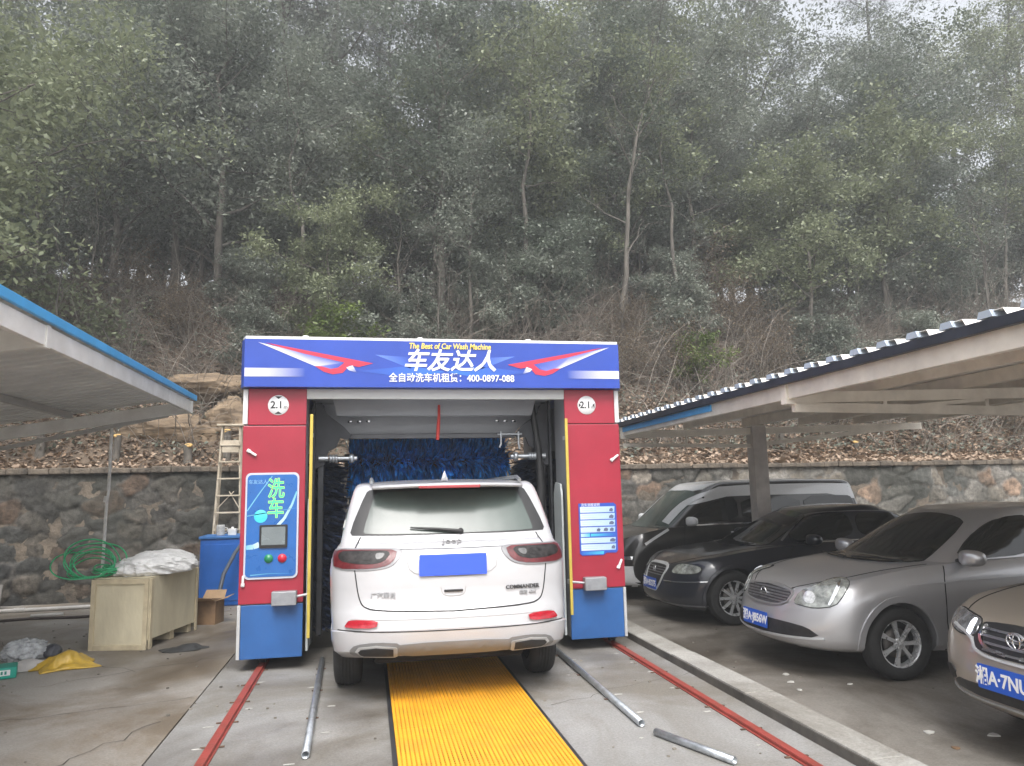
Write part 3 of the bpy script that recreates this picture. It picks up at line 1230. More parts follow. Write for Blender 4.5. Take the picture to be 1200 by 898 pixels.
# control panel on the left door
M_kblue = mat('control_blue', (.015, .12, .40), .3, var=.05, coat=.3)
b = MB()
b.prism(rrect(-1.885, -1.385, .855, 1.865, .05), .016, front_M(-.004))
cp = b.build('control_panel', mat('panel_rim', (.50, .52, .60), .4, var=.03), doorL)
b = MB()
b.prism(rrect(-1.868, -1.402, .875, 1.845, .04), .004, front_M(-.0205))
b.build('panel_face', M_kblue, cp)
C1, C2 = (.16, .46, .62), (.02, .15, .45)
LW = (.55, .72, .80)
arc = []
def strip(pts, w0, w1, c0, c1, y=-.0265):
    out = []
    n = len(pts)
    for i in range(n - 1):
        a = Vector(pts[i])
        c = Vector(pts[i + 1])
        d = (c - a).normalized()
        nrm = Vector((-d.y, d.x))
        wa = w0 + (w1 - w0) * i / (n - 1)
        wb = w0 + (w1 - w0) * (i + 1) / (n - 1)
        ca = tuple(c0[k] + (c1[k] - c0[k]) * i / (n - 1) for k in range(3))
        cb = tuple(c0[k] + (c1[k] - c0[k]) * (i + 1) / (n - 1) for k in range(3))
        out.append([(*(a - nrm * wa), ca), (*(c - nrm * wb), cb), (*(c + nrm * wb), cb), (*(a + nrm * wa), ca)])
    return out
polys = strip([(-1.865, 1.50), (-1.76, 1.66), (-1.64, 1.83)], .005, .004, C1, C1)
polys += strip([(-1.404, 1.68), (-1.45, 1.55), (-1.52, 1.42), (-1.62, 1.31)], .008, .016, C1, LW)
polys += strip([(-1.865, 1.155), (-1.80, 1.16), (-1.745, 1.18)], .02, .026, C1, LW)
polys += strip([(-1.866, 1.452), (-1.55, 1.50), (-1.404, 1.52)], .004, .004, C1, C2)
polys += strip([(-1.82, .895), (-1.66, .905), (-1.46, .90)], .004, .004, C1, C2)
cx, cz = -1.738, 1.448
polys.append([(cx + .062 * math.cos(a * PI / 12), cz + .062 * math.sin(a * PI / 12), (.05, .55, .70) if a > 8 else (.12, .70, .80)) for a in range(24)])
for _a, _b in ((0, 2), (2, 5), (5, 7), (7, 9), (9, 11), (11, 12)):
    decal('panel_print', polys[_a:_b], cp, front_M(-.0262))
M_led = mat('green_led', (.02, .4, .08), .5, var=.0, emis=(.04, .85, .22), estr=.9)
M_ledo = mat('orange_led_rim', (.35, .25, .05), .5, var=.0, emis=(.5, .35, .05), estr=.35)
for ch, z in (('洗', 1.70), ('车', 1.51)):
    text(ch, .20, M_ledo, cp, front_M(-.0262, -1.60, z), name='lettering', sx=.8, bold=.006, extrude=.0006)
    text(ch, .20, M_led, cp, front_M(-.0285, -1.60, z), name='lettering', sx=.8, bold=.002, extrude=.0006)
text('车友达人', .045, mat('pale_blue_print', (.25, .5, .75), .5, var=.02), cp, front_M(-.0265, -1.77, 1.775), extrude=.0006)
b = MB()
b.prism(rrect(-1.745, -1.485, 1.145, 1.365, .012), .014, front_M(-.0245))
sc = b.build('screen', M_black, cp)
b = MB()
b.prism(rrect(-1.725, -1.505, 1.175, 1.345, .004), .002, front_M(-.039))
b.build('screen_glass', mat('screen_grey', (.17, .20, .21), .25, var=.05, coat=.4), sc)
for x, c in ((-1.655, (.02, .22, .10)), (-1.53, (.55, .02, .05))):
    b = MB()
    b.lathe([(0, .022), (.024, .02), (.028, .014), (.04, .012), (.042, 0)], 20, front_M(-.0245, x, 1.045))
    b.build('push_button', mat('button_%d' % int(c[0] * 100), c, .35, var=.05), cp)

# poster of washing steps on the right door (left off: what cannot be read)
b = MB()
b.prism([(1.445, 1.49), (1.445, .975), (1.47, .955), (1.70, .955), (1.735, .978), (1.84, .975), (1.86, 1.0), (1.858, 1.47), (1.83, 1.492)][::-1], .004, front_M(-.006))
po = b.build('instruction_poster', mat('poster_blue', (.03, .08, .42), .35, var=.05), doorR)
PW, PB, PC = (.58, .68, .80), (.35, .50, .72), (.06, .42, .62)
rows = []
ys = [(1.455, 1.395), (1.385, 1.325), (1.315, 1.255), (1.243, 1.190), (1.135, 1.080), (1.068, 1.005)]
for (t, bo) in ys:
    rows.append([(1.462, bo, PW), (1.835, bo, PB), (1.84, t, PB), (1.460, t, PW)])
rows.append([(1.462, 1.145, (.5, .65, .8)), (1.56, 1.145, PC), (1.56, 1.18, PC), (1.462, 1.18, (.5, .65, .8))])
rows.append([(1.57, 1.148, PC), (1.84, 1.148, (.03, .10, .45)), (1.84, 1.175, (.03, .10, .45)), (1.57, 1.175, (.10, .55, .70))])
rows.append([(1.47, .965, (.03, .12, .48)), (1.70, .965, PC), (1.71, .995, PC), (1.47, .995, (.03, .12, .48))])
dk = (.10, .12, .20)
for x, z, w in ((1.80, 1.42, .022), (1.80, 1.35, .028), (1.80, 1.285, .028), (1.655, 1.215, .022), (1.735, 1.217, .026), (1.80, 1.217, .024), (1.805, 1.107, .032), (1.81, 1.035, .022)):
    rows.append([(x - w, z - .016, dk, .001), (x + w * .7, z - .020, dk, .001), (x + w, z + .006, dk, .001), (x + w * .1, z + .02, dk, .001), (x - w * .8, z + .008, dk, .001)])
for (t, bo) in ys:                                       # unreadable fine print as hairlines
    for k in range(2):
        z = t - .018 - k * .022
        rows.append([(1.48, z - .0022, PB, .001), (1.70 - k * .06, z - .0022, PB, .001), (1.70 - k * .06, z + .0022, PB, .001), (1.48, z + .0022, PB, .001)])
decal('poster_print', rows, po, front_M(-.0105))
text('洗车流程说明', .036, M_white, po, front_M(-.0105, 1.575, 1.472), extrude=.0005, sx=.95)

# yellow guard bars with their switch boxes
for s, x, z0, z1 in ((-1, -1.272, .30, 2.43), (1, 1.318, .38, 2.38)):
    t = towL if s < 0 else towR
    b = MB()
    b.box(x - .015, x + .015, -.10, -.075, z0, z1, .005)
    yb = b.build('guard_bar', M_yel, t)
    b = MB()
    zz = .675
    bx = -1.50 if s < 0 else 1.58
    b.box(bx - .115, bx + .115, -.105, -.006, zz - .065, zz + .065, .008)
    sb = b.build('switch_box', mat('cast_grey', (.30, .31, .33), .5, .3, var=.1, scale=12), t)
    b = MB()
    b.cyl((bx - s * .11, -.055, zz + .01), (x, -.07, zz + .03), .012, 10)
    b.build('arm', M_alu, sb)
    for zq in (z1 - .2, z0 + .32):
        b = MB()
        b.box(x - .012, x + .012, -.074, .03, zq - .02, zq + .02)
        b.build('bar_clip', M_alu, yb)

# inside: ceiling, blower hood, brackets, brushes, guide plates
b = MB()
b.box(-INN + .01, INN - .01, .06, DEP - .02, ZH - .06, ZH - .004)
b.build('ceiling_panel', M_greyp, gantry)
b = MB()
outl = [(-1.26, 2.66), (-1.26, 2.56), (-1.18, 2.50), (-1.10, 2.42), (-.98, 2.36), (-.93, 2.30), (.95, 2.30), (1.0, 2.36), (1.12, 2.43), (1.2, 2.52), (1.27, 2.58), (1.27, 2.66)]
b.prism([(p[0], p[1]) for p in outl], .34, front_M(1.20))
b.prism([(-1.1, 2.66), (-1.05, 2.47), (1.07, 2.47), (1.12, 2.66)], .10, front_M(.56))
hood = b.build('blower_hood', M_hood, gantry)
b = MB()
b.box(-.92, .94, .79, .858, 2.245, 2.30, .01)
b.build('lower_lip', mat('lip_grey', (.14, .145, .155), .5, .1, var=.1, scale=3), hood)
for s in (-1, 1):
    b = MB()
    for k, xx in enumerate((.72, .82, .92)):
        b.lathe([(0, .02), (.028, .018), (.03, 0)], 14, Matrix.Translation((s * xx, .72 + k * .02, 2.44)) @ Matrix.Rotation(PI, 4, 'X'))
    b.build('nozzle', M_chrome, hood)
    # dark bracket plate that carries the roller
    b = MB()
    pts = [(1.30, 2.62), (1.22, 2.62), (1.16, 2.50), (.98, 2.36), (.90, 2.27), (.93, 2.22), (1.02, 2.24), (1.06, 2.14), (1.14, 2.1), (1.18, 1.96), (1.30, 1.9)]
    b.prism([(s * p[0], p[1]) for p in pts][::s], .04, front_M(.62))
    br = b.build('roller_bracket', M_dkgrey, gantry)
    b = MB()
    b.box(s * 1.22 - .03, s * 1.22 + .03, .60, .68, .2, 2.6, .01)
    b.box(s * 1.29 - .012, s * 1.29 + .012, .50, .62, .14, 2.68, .004)
    b.build('mast', M_dkgrey, br)
    b = MB()                                             # chrome bellows and shaft
    b.cyl((s * 1.24, .56, 2.02), (s * 1.14, .56, 2.02), .03, 14)
    b.lathe([(0, 0), (.045, 0), (.045, .02), (.03, .025), (.045, .03), (.045, .05), (.03, .055), (.045, .06), (.045, .085), (0, .085)], 18, Matrix.Translation((s * 1.13, .56, 2.02)) @ Matrix.Rotation(-s * PI / 2, 4, 'Y'))
    b.cyl((s * 1.05, .56, 2.02), (s * .84, .56, 2.02), .025, 12)
    b.lathe([(0, 0), (.05, 0), (.052, .03), (.035, .05), (0, .05)], 16, Matrix.Translation((s * .92, .56, 2.02)) @ Matrix.Rotation(-s * PI / 2, 4, 'Y'))
    b.build('roller_motor', M_galv, br)
b = MB()                                                  # pipework under the hood on the right
b.tube([(.74, .58, 2.30), (.74, .58, 2.16), (.72, .58, 2.12)], .012, 8)
b.tube([(.94, .58, 2.30), (.94, .58, 2.16), (.95, .58, 2.10)], .012, 8)
b.tube([(.70, .58, 2.27), (.98, .58, 2.27)], .012, 8)
b.build('pipework', M_galv, gantry)
b = MB()                                                  # cable chain hanging on the right
b.tube([(1.10, .54, 2.60), (1.12, .55, 2.4), (1.16, .55, 2.1), (1.18, .55, 1.7), (1.17, .55, 1.35)], [.03, .035, .04, .05, .05], 8)
b.build('cable_chain', M_black, gantry)


def brush_roll(name, a, c, r, core, n, m, par, sag=.0, seed=0, wid=.018):
    """Roller of bristle strips round the axis a-c."""
    g = np.random.default_rng(seed)
    a = np.array(a, float)
    c = np.array(c, float)
    ax = (c - a) / np.linalg.norm(c - a)
    u = np.cross(ax, (0, 1, 0.01))
    u /= np.linalg.norm(u)
    v = np.cross(ax, u)
    t = g.random(n)
    th = g.uniform(0, 2 * PI, n)
    d = np.cos(th)[:, None] * u + np.sin(th)[:, None] * v
    P = a + t[:, None] * (c - a)
    side = np.cross(d, ax) * wid * .5 + ax * g.normal(0, .006, n)[:, None]
    rr = r * g.uniform(.88, 1.05, n)[:, None]
    jit = g.normal(0, .03, (n, 3))
    g0 = P + d * core
    g1 = P + d * (core + (rr - core) * .6) + np.array((0, 0, -sag * .3)) + jit * .5
    g2 = P + d * rr + np.array((0, 0, -sag)) + jit
    V = np.stack([g0 - side * .5, g0 + side * .5, g1 + side, g1 - side, g2 + side * .8, g2 - side * .8], 1).reshape(-1, 3)
    base = np.arange(n)[:, None] * 6
    F = np.concatenate([base + np.array([0, 1, 2, 3]), base + np.array([3, 2, 4, 5])], 0)
    return np_mesh(name, V, F, m, par)


b = MB()
b.cyl((-1.0, 1.60, 2.02), (1.0, 1.60, 2.02), .10, 24)
tb = b.build('top_roller', M_black, gantry)
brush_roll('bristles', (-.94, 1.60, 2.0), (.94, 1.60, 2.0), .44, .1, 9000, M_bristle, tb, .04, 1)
for s in (-1, 1):
    b = MB()
    b.cyl((s * 1.42, 1.12, .2), (s * 1.42, 1.12, 2.1), .07, 20)
    sbm = b.build('side_roller', M_black, gantry)
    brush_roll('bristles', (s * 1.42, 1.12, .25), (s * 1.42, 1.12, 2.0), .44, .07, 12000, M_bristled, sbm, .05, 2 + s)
# pale guide plates on the inner edges
for s, z1 in ((-1, 1.62), (1, 1.72)):
    b = MB()
    b.prism([(.10, .15), (.42, .15), (.42, z1 - .12), (.34, z1), (.14, z1 - .02), (.10, z1 - .14)], .02,
            Matrix(((0, 0, 1, s * (INN - .03) - .01), (1, 0, 0, 0), (0, 1, 0, 0), (0, 0, 0, 1))))
    b.build('guide_plate', mat('pale_plate', (.48, .52, .52), .4, var=.05), gantry)
b = MB()
b.tube([(.03, .40, 2.58), (.028, .40, 2.45), (.02, .40, 2.33), (.012, .40, 2.2)], [.013, .016, .02, .018], 8)
b.build('hanging_strap', M_hose, gantry)

# ================================================================== RAILS, PIPES, GRATING
M_rail = mat('red_oxide_paint', (.30, .05, .04), .6, .1, var=.18, scale=6, bump=.2, dark=(.22, .05, .035))
M_bolt = mat('rusty_bolt', (.16, .10, .07), .8, .3, var=.3, scale=30)
for X, lab in ((-1.0, 'red painted floor rail on the left running under the control panel tower'), (2.57, 'red painted floor rail on the right next to the kerb')):
    t = thing('floor_rail', lab, 'rail', (X, 0, 0), 0, 'red rails of the wash gantry')
    b = MB()
    b.box(-.042, .042, 1.5, 12.2, .004, .012, .002)
    b.box(-.028, .028, 1.5, 12.2, .013, .034, .004)
    b.build('rail_bar', M_rail, t)
    y = 3.3
    g = random.Random(int(X * 10))
    while y < 12:
        b = MB()
        for s in (-1, 1):
            b.box(s * .06 - .018, s * .06 + .018, y - .009, y + .009, .004, .012, .002)
        b.build('anchor_clip', M_bolt, t)
        y += .55
# guide pipes
for x0, y0, x1, y1, lab in ((-.432, 7.9, -.375, 5.12, 'galvanised guide pipe on the floor left of the white car'), (1.89, 7.8, 1.872, 5.18, 'galvanised guide pipe on the floor right of the white car')):
    t = thing('guide_pipe', lab, 'pipe', (x0, y0, 0), 0, 'guide pipes beside the wash lane')
    b = MB()
    dx, dy = x1 - x0, y1 - y0
    n = 16
    ro, ri = .026, .021
    # open pipe with a hollow end
    A = Vector((0, 0, .030))
    B_ = Vector((dx, dy, .030))
    d = (B_ - A).normalized()
    xx = d.orthogonal().normalized()
    yy = d.cross(xx)
    Mx = Matrix((xx, yy, d)).transposed().to_4x4()
    Mx.translation = A
    Ln = (B_ - A).length
    b.lathe([(ri, 0), (ro, 0), (ro, Ln), (ri, Ln), (ri, Ln - .25), (.001, Ln - .25)], 18, Mx)
    b.build('pipe', M_galv, t)
    b = MB()
    k = .3
    while k < Ln - .1:
        p = A + d * k
        b.box(p.x - .045, p.x + .045, p.y - .012, p.y + .012, .003, .010, .002)
        k += .8
    b.build('bracket', M_bolt, t)
t = MB()
A = Vector((1.90, 4.99, .028))
B_ = Vector((2.15, 4.37, .028))
d = (B_ - A).normalized()
xx = d.orthogonal().normalized()
yy = d.cross(xx)
Mx = Matrix((xx, yy, d)).transposed().to_4x4()
Mx.translation = A
Ln = (B_ - A).length
t.lathe([(.019, .2), (.019, 0), (.024, 0), (.024, Ln), (.019, Ln), (.019, Ln - .2), (.001, Ln - .2)], 18, Mx)
tag(t.build('loose_pipe', M_galv), 'short loose galvanised pipe lying at an angle between the guide pipe and the red rail', 'pipe')

M_grate = mat('orange_grating', (.80, .40, .02), .55, var=.08, scale=5, bump=.2, bscale=60, dark=(.64, .32, .025))
M_gdeep = mat('grating_groove', (.62, .27, .015), .7, var=.2, scale=4)
t = thing('floor_grating', 'orange yellow ribbed floor grating running under the white car', 'grating', (.725, 0, 0))
for y0, y1 in ((1.6, 3.55), (3.556, 5.50), (5.506, 7.45), (7.456, 9.4), (9.406, 11.3)):
    b = MB()
    b.box(-.535, .535, y0, y1, .004, .014)
    n = 38
    for k in range(n):
        x = -.525 + 1.05 * k / (n - 1)
        b.box(x - .0098, x + .0098, y0, y1, .0145, .030, .003)
    gp = b.build('grating_panel', M_grate, t)
    b = MB()
    y = y0 + .02
    while y < y1:
        b.box(-.53, .53, y - .007, y + .007, .0145, .0265)
        y += .036
    b.build('cross_bars', M_gdeep, gp)
b = MB()
b.box(-.565, -.537, 1.6, 11.3, .004, .02)
b.box(.537, .565, 1.6, 11.3, .004, .02)
b.build('edge_frame', M_dkgrey, t)

# ================================================================== CANOPIES
M_cream = mat('cream_steel', (.80, .75, .67), .5, .1, var=.10, scale=3, dark=(.62, .57, .50))
M_under = mat('roof_underside', (.78, .78, .76), .55, .2, var=.10, scale=1.2)
M_underR = mat('pale_roof_underside', (.86, .83, .78), .55, .15, var=.10, scale=1.2)
M_trimb = mat('sky_blue_trim', (.08, .40, .80), .45, var=.08, scale=3)
M_sheetb = mat('blue_sheet', (.10, .28, .55), .4, .2, var=.15, scale=2)
M_sheetd = mat('navy_sheet_edge', (.035, .04, .055), .5, .2, var=.2, scale=4)


def corrugated(x0, x1, y0, y1, zf, pitch, h, tw, mtop, par, mi_edge=None, name='roof_sheet', along='x'):
    """Trapezoid ribs running along X; zf(x) gives the height of the sheet."""
    prof = []
    y = y0
    while y < y1:
        prof += [(y, 0), (y + pitch * .62, 0), (y + pitch * .70, h), (y + pitch * .92, h)]
        y += pitch
    prof.append((min(y, y1 + pitch), 0))
    xs = np.linspace(x0, x1, 9)
    vs = []
    for t_ in (0, tw):
        for x in xs:
            for (py, pz) in prof:
                vs.append((x, py, zf(x) + pz + t_))
    n = len(prof)
    m_ = len(xs)
    fs = []
    for lay in (0, 1):
        o_ = lay * n * m_
        for i in range(m_ - 1):
            for k in range(n - 1):
                f = (o_ + i * n + k, o_ + i * n + k + 1, o_ + (i + 1) * n + k + 1, o_ + (i + 1) * n + k)
                fs.append(f if lay == 0 else f[::-1])
    for k in range(n - 1):
        for i in (0, m_ - 1):
            fs.append((i * n + k, i * n + k + 1, n * m_ + i * n + k + 1, n * m_ + i * n + k))
    return mesh_obj(name, vs, fs, mtop, par)


M_wsteel = mat('white_steel', (.84, .83, .80), .45, .05, var=.06, scale=3, dark=(.68, .66, .62))
# left canopy: eave along the lane, falling away to the left
cl = thing('canopy', 'white framed carport canopy with sky blue edge trim at the far left', 'canopy', (-2.39, 0, 0))
ZL = 2.96


def zl(x):
    return ZL + .035 + x * .155


corrugated(-7.5, .0, -1.0, 10.9, lambda x: zl(x) + .03, .19, .035, .004, M_under, cl)
b = MB()
b.box(.004, .04, -1.02, 10.98, ZL + .012, ZL + .085, .006)
b.box(-.06, .003, -1.0, 10.97, ZL + .07, ZL + .10, .004)
b.build('edge_trim', M_trimb, cl)
b = MB()
b.box(-.055, -.002, -1.0, 10.88, ZL - .16, ZL - .005, .005)
b.build('edge_beam', M_wsteel, cl)
for y in (1.0, 6.1, 10.86):
    b = MB()
    b.bar((-.055, y, ZL - .09), (-7.4, y, zl(-7.4) - .12), .06, .16)
    b.box(-.075, .01, y - .035, y + .035, ZL - .175, ZL + .0, .004)
    b.build('rafter', M_wsteel, cl)
M_purl = mat('grey_purlin', (.48, .47, .45), .5, .1, var=.1, scale=3)
for x in (-1.5, -2.9, -4.3, -5.7, -7.1):
    b = MB()
    b.box(x - .03, x + .03, -1, 10.8, zl(x) - .05, zl(x) + .022)
    b.build('purlin', M_purl, cl)
b = MB()
b.bar((-.3, 10.86, ZL - .2), (-4.2, 10.86, zl(-4.2) - .42), .04, .05)
for k in range(5):
    x = -.6 - k * .8
    b.bar((x, 10.86, zl(x) - .1), (x - .35, 10.86, zl(x - .35) - .28), .025, .025)
b.build('lattice_chord', M_purl, cl)
b = MB()
b.tube([(-1.005, 10.86, ZL - .2), (-1.0, 10.86, 1.75), (-1.02, 10.87, 1.6), (-1.03, 10.86, 0)], .02, 8)
b.cyl((-1.03, 10.86, 1.6), (-1.02, 10.86, 1.68), .03, 10)
b.build('prop_pole', mat('weathered_pole', (.80, .79, .76), .6, .3, var=.15, scale=8), cl)
for y in (1.0, 10.86):
    b = MB()
    b.box(-5.1, -4.9, y - .1, y + .1, 0, zl(-5) - .2, .01)
    b.build('post', M_wsteel, cl)

# right canopy
cr = thing('canopy', 'long right hand carport canopy with cream beams over the row of parked cars', 'canopy', (3.72, 0, 0))
ZR = 2.56


def zr(x):
    return ZR + x * .022


M_top = mat('sky_lit_sheet', (.52, .60, .70), .35, .2, var=.1, scale=2)
corrugated(-.05, 5.12, -.9, 10.62, lambda x: zr(x) + .045, .31, .045, .004, M_underR, cr)
b = MB()
b.box(-.07, -.02, -.9, 10.65, ZR - .025, ZR + .044, .004)
b.build('gutter_edge', M_sheetd, cr)
# ridge closures: rib ends over the dark edge, sky light put into their pale colour
y = -.9 + .27
b = MB()
while y < 10.6:
    b.prism([(y, 0), (y + .12, 0), (y + .10, .045), (y + .02, .045)], .20, Matrix(((0, 0, 1, -.075), (1, 0, 0, 0), (0, 1, 0, ZR + .052), (0, 0, 0, 1))))
    b.build('rib_end', M_top, cr)
    b = MB()
    y += .31
b = MB()
b = MB()
b.box(.0, .055, -.9, 10.6, ZR - .155, ZR - .0, .005)
b.build('edge_beam', M_cream, cr)
b = MB()
b.box(-.02, -.002, 7.6, 10.6, ZR - .10, ZR - .03, .003)  # narrow blue strip along the far part of the edge beam
b.build('blue_strip', M_trimb, cr)
for x in (.95, 1.9, 2.85, 3.8, 4.75):
    b = MB()
    b.box(x - .035, x + .035, -.9, 10.45, zr(x) - .085, zr(x) + .038)
    b.build('purlin', M_cream, cr)
for y, far in ((1.4, 5.05), (6.12, 5.05), (10.56, 5.05)):
    b = MB()
    b.bar((.056, y, zr(0) - .14), (far, y, zr(far) - .14), .055, .10)
    b.build('rafter', M_cream, cr)
    b = MB()
    b.box(-.025, .075, y - .045, y + .045, ZR - .20, ZR + .0, .004)
    zb = .235 if y < 8 else .30
    if y < 8:
        b.bar((.07, y, ZR - .225), (far, y, ZR - .30), .055, .085)
        for x in (1.0, 2.1, 3.2, 4.3):
            b.bar((x, y, zr(x) - .17), (x, y, ZR - .25), .04, .04)
            b.bar((x, y, ZR - .24), (x + 1.1, y, zr(x) - .17), .04, .035)
    else:
        b.bar((-.0, y, ZR - .29), (2.05, y, ZR - .32), .04, .05)
        b.bar((2.2, y, ZR - .30), (5.0, y, zr(5.0) - .13), .04, .06)
        for x in (.5, 1.0, 1.5):
            b.bar((x, y, zr(x) - .19), (x, y, ZR - .29), .03, .03)
        for x in (2.5, 3.3):
            b.bar((x, y, zr(x) - .19), (x, y, ZR - .27 + (x - 2.2) * .05), .03, .03)
    b.build('truss', M_cream, cr)
b = MB()
b.box(2.05, 2.28, 10.48, 10.68, PARK_Z, zr(2.1) - .06, .008)
b.build('post', mat('post_grey', (.50, .46, .43), .55, .1, var=.12, scale=4), cr)
b = MB()
for yq in (1.28, 6.0):
    b = MB()
    b.box(4.82, 5.06, yq, yq + .24, PARK_Z, zr(4.9) - .18, .008)
    b.build('post', M_cream, cr)

# ================================================================== VEHICLES
def paint(name, c, metal=.5, rough=.32, coat=.8):
    m = mat(name, c, rough, metal, var=.03, scale=2.0, coat=coat, rvar=.05)
    return m


P_white = paint('white_car_paint', (.44, .44, .455), 0.0, .3)
P_silver = paint('silver_car_paint', (.52, .52, .535), .65, .34)
P_navy = paint('navy_car_paint', (.012, .014, .022), .2, .3, .9)
P_champ = paint('champagne_car_paint', (.48, .425, .36), .6, .34)
P_vdark = paint('charcoal_car_paint', (.018, .017, .016), .2, .3, .9)
P_vsilv = paint('grey_car_paint', (.62, .63, .64), .1, .35)
M_glass = mat('tinted_glass', (.012, .014, .014), .05, 0, var=.1, scale=1.0, rvar=.02, spec=.6)
M_rglass = mat('rear_glass', (.07, .09, .082), .22, 0, var=.15, scale=1.2, rvar=.05, spec=.6)
M_seam = mat('panel_gap', (.012, .012, .012), .8, var=.1)
M_rubber = mat('tyre_rubber', (.022, .022, .022), .85, var=.25, scale=18, bump=.2)
M_rim = mat('alloy', (.72, .73, .74), .28, .6, var=.1, scale=8)
M_rimd = mat('wheel_well_dark', (.012, .012, .012), .9, var=.2)
M_lens = mat('headlight_lens', (.34, .355, .33), .10, .35, var=.35, scale=16, coat=1.0, rvar=.05)
M_lensd = mat('smoked_lens', (.025, .022, .022), .45, .0, var=.5, scale=18, coat=.0, spec=.3)
M_redlens = mat('red_lens', (.42, .015, .03), .18, .1, var=.15, scale=20, coat=.8)
M_dredlens = mat('dark_red_lens', (.11, .010, .014), .35, .0, var=.2, scale=20, coat=.15)
M_grille = mat('grille_black', (.03, .03, .032), .4, .3, var=.2, scale=30)
M_gbar = mat('grille_bar', (.26, .26, .27), .3, .7, var=.1, scale=20)
M_plate = mat('number_plate_blue', (.012, .09, .50), .4, var=.04)
M_plate2 = mat('blank_plate_blue', (.03, .09, .62), .45, var=.02)
M_under2 = mat('underbody', (.012, .012, .012), .9, var=.2)
M_skirt = mat('grey_skid_plate', (.21, .21, .21), .6, .1, var=.08, scale=3)


def interp(prof, x):
    return float(np.interp(x, [p[0] for p in prof], [p[1] for p in prof]))


def smooth_prof(prof, n=80, r=2):
    xs = np.linspace(prof[0][0], prof[-1][0], n)
    ys = np.interp(xs, [p[0] for p in prof], [p[1] for p in prof])
    for _ in range(r):
        ys[1:-1] = (ys[:-2] + 2 * ys[1:-1] + ys[2:]) / 4
    return list(zip(xs, ys))


def outline(L, W, af, nf, ar, nr, k=12, m=26):
    """Plan outline, counter-clockwise from the nose: list of (x, y)."""
    half = []
    for i in range(k + 1):
        ph = PI / 2 * i / k
        half.append((af * (1 - abs(math.cos(ph)) ** (2 / nf)), W / 2 * abs(math.sin(ph)) ** (2 / nf)))
    for i in range(1, m):
        half.append((af + (L - af - ar) * i / m, W / 2))
    for i in range(k + 1):
        ph = PI / 2 * (1 - i / k)
        half.append((L - ar * (1 - abs(math.cos(ph)) ** (2 / nr)), W / 2 * abs(math.sin(ph)) ** (2 / nr)))
    other = [(x, -y) for x, y in half[1:-1]][::-1]
    return half + other


def shell(rings, cap_top, cap_bot=True):
    """Closed mesh from rings of equal length; returns bmesh."""
    bm = bmesh.new()
    vv = [[bm.verts.new(p) for p in r] for r in rings]
    n = len(rings[0])
    for i in range(len(rings) - 1):
        for k in range(n):
            bm.faces.new((vv[i][k], vv[i][(k + 1) % n], vv[i + 1][(k + 1) % n], vv[i + 1][k]))
    bm.faces.new(vv[-1][::-1])
    bm.faces.new(vv[0])
    bmesh.ops.recalc_face_normals(bm, faces=bm.faces[:])
    return bm


def lower_body(P):
    L, W = P['L'], P['W']
    top = smooth_prof(P['top'], 120, P.get('tsm', 3))
    bot = smooth_prof(P['bot'], 120, 2)
    ol = outline(L, W, P['af'], P['nf'], P['ar'], P['nr'])
    rings = []
    lev = P['levels']            # (t, width factor, front inset, rear inset)
    def ringpt(x, y, t, wf, fi, ri):
        xx = fi + x * (L - fi - ri) / L
        zb, zt = interp(bot, xx), interp(top, xx)
        return (xx, y * wf, zb + (zt - zb) * t)
    for (t, wf, fi, ri) in lev:
        rings.append([ringpt(x, y, t, wf, fi, ri) for x, y in ol])
    t, wf, fi, ri = lev[-1]
    crown = P.get('crown', .05)
    for s in (.985, .96, .91, .82, .68, .5, .3, .12, .02):
        r = []
        for x, y in ol:
            xx = fi + x * (L - fi - ri) / L
            xc = L / 2
            x2 = xc + (xx - xc) * s
            r.append((x2, y * wf * s, interp(top, x2) + crown * (1 - s * s) * 1.0))
        rings.append(r)
    return shell(rings, True)


def cabin(P):
    xa, xb, xc, xd = P['gh']       # screen base, screen top, rear glass top, rear glass base
    wb, wr = P['gw']
    zb, zt = P['gz']
    roof = smooth_prof(P['roof'], 60, 3)
    rings = []
    for u, ins in ((0, 0), (.12, .09), (.3, .25), (.5, .45), (.7, .66), (.84, .83), (.92, .95), (.965, 1.06), (.99, 1.17), (1.0, 1.30)):
        x0 = xa + (xb - xa) * min(ins, 1.0) + max(0, ins - 1) * .30
        x1 = xd + (xc - xd) * min(ins, 1.0) - max(0, ins - 1) * .30
        w = wb + (wr - wb) * min(ins, 1.0) - max(0, ins - 1) * .30
        ol = outline(x1 - x0, w, P.get('gaf', .45), P.get('gnf', 2.3), P.get('gar', .40), P.get('gnr', 2.4), 10, 20)
        r = []
        for x, y in ol:
            X = x + x0
            z1 = interp(roof, X)
            r.append((X, y, zb + (z1 - zb) * u))
        rings.append(r)
    last = rings[-1]
    cxm = (xb + xc) / 2
    for s in (.93, .8, .6, .38, .15, .02):
        r = []
        for (X, y, z) in last:
            X2 = cxm + (X - cxm) * s
            r.append((X2, y * s, interp(roof, X2) + .022 * (1 - s * s)))
        rings.append(r)
    return shell(rings, True)


def bm_to_obj(bm, name, m, parent, smooth=True):
    me = bpy.data.meshes.new(name)
    bm.to_mesh(me)
    for p in me.polygons:
        p.use_smooth = smooth
    me.materials.append(m)
    return link(bpy.data.objects.new(name, me), parent)


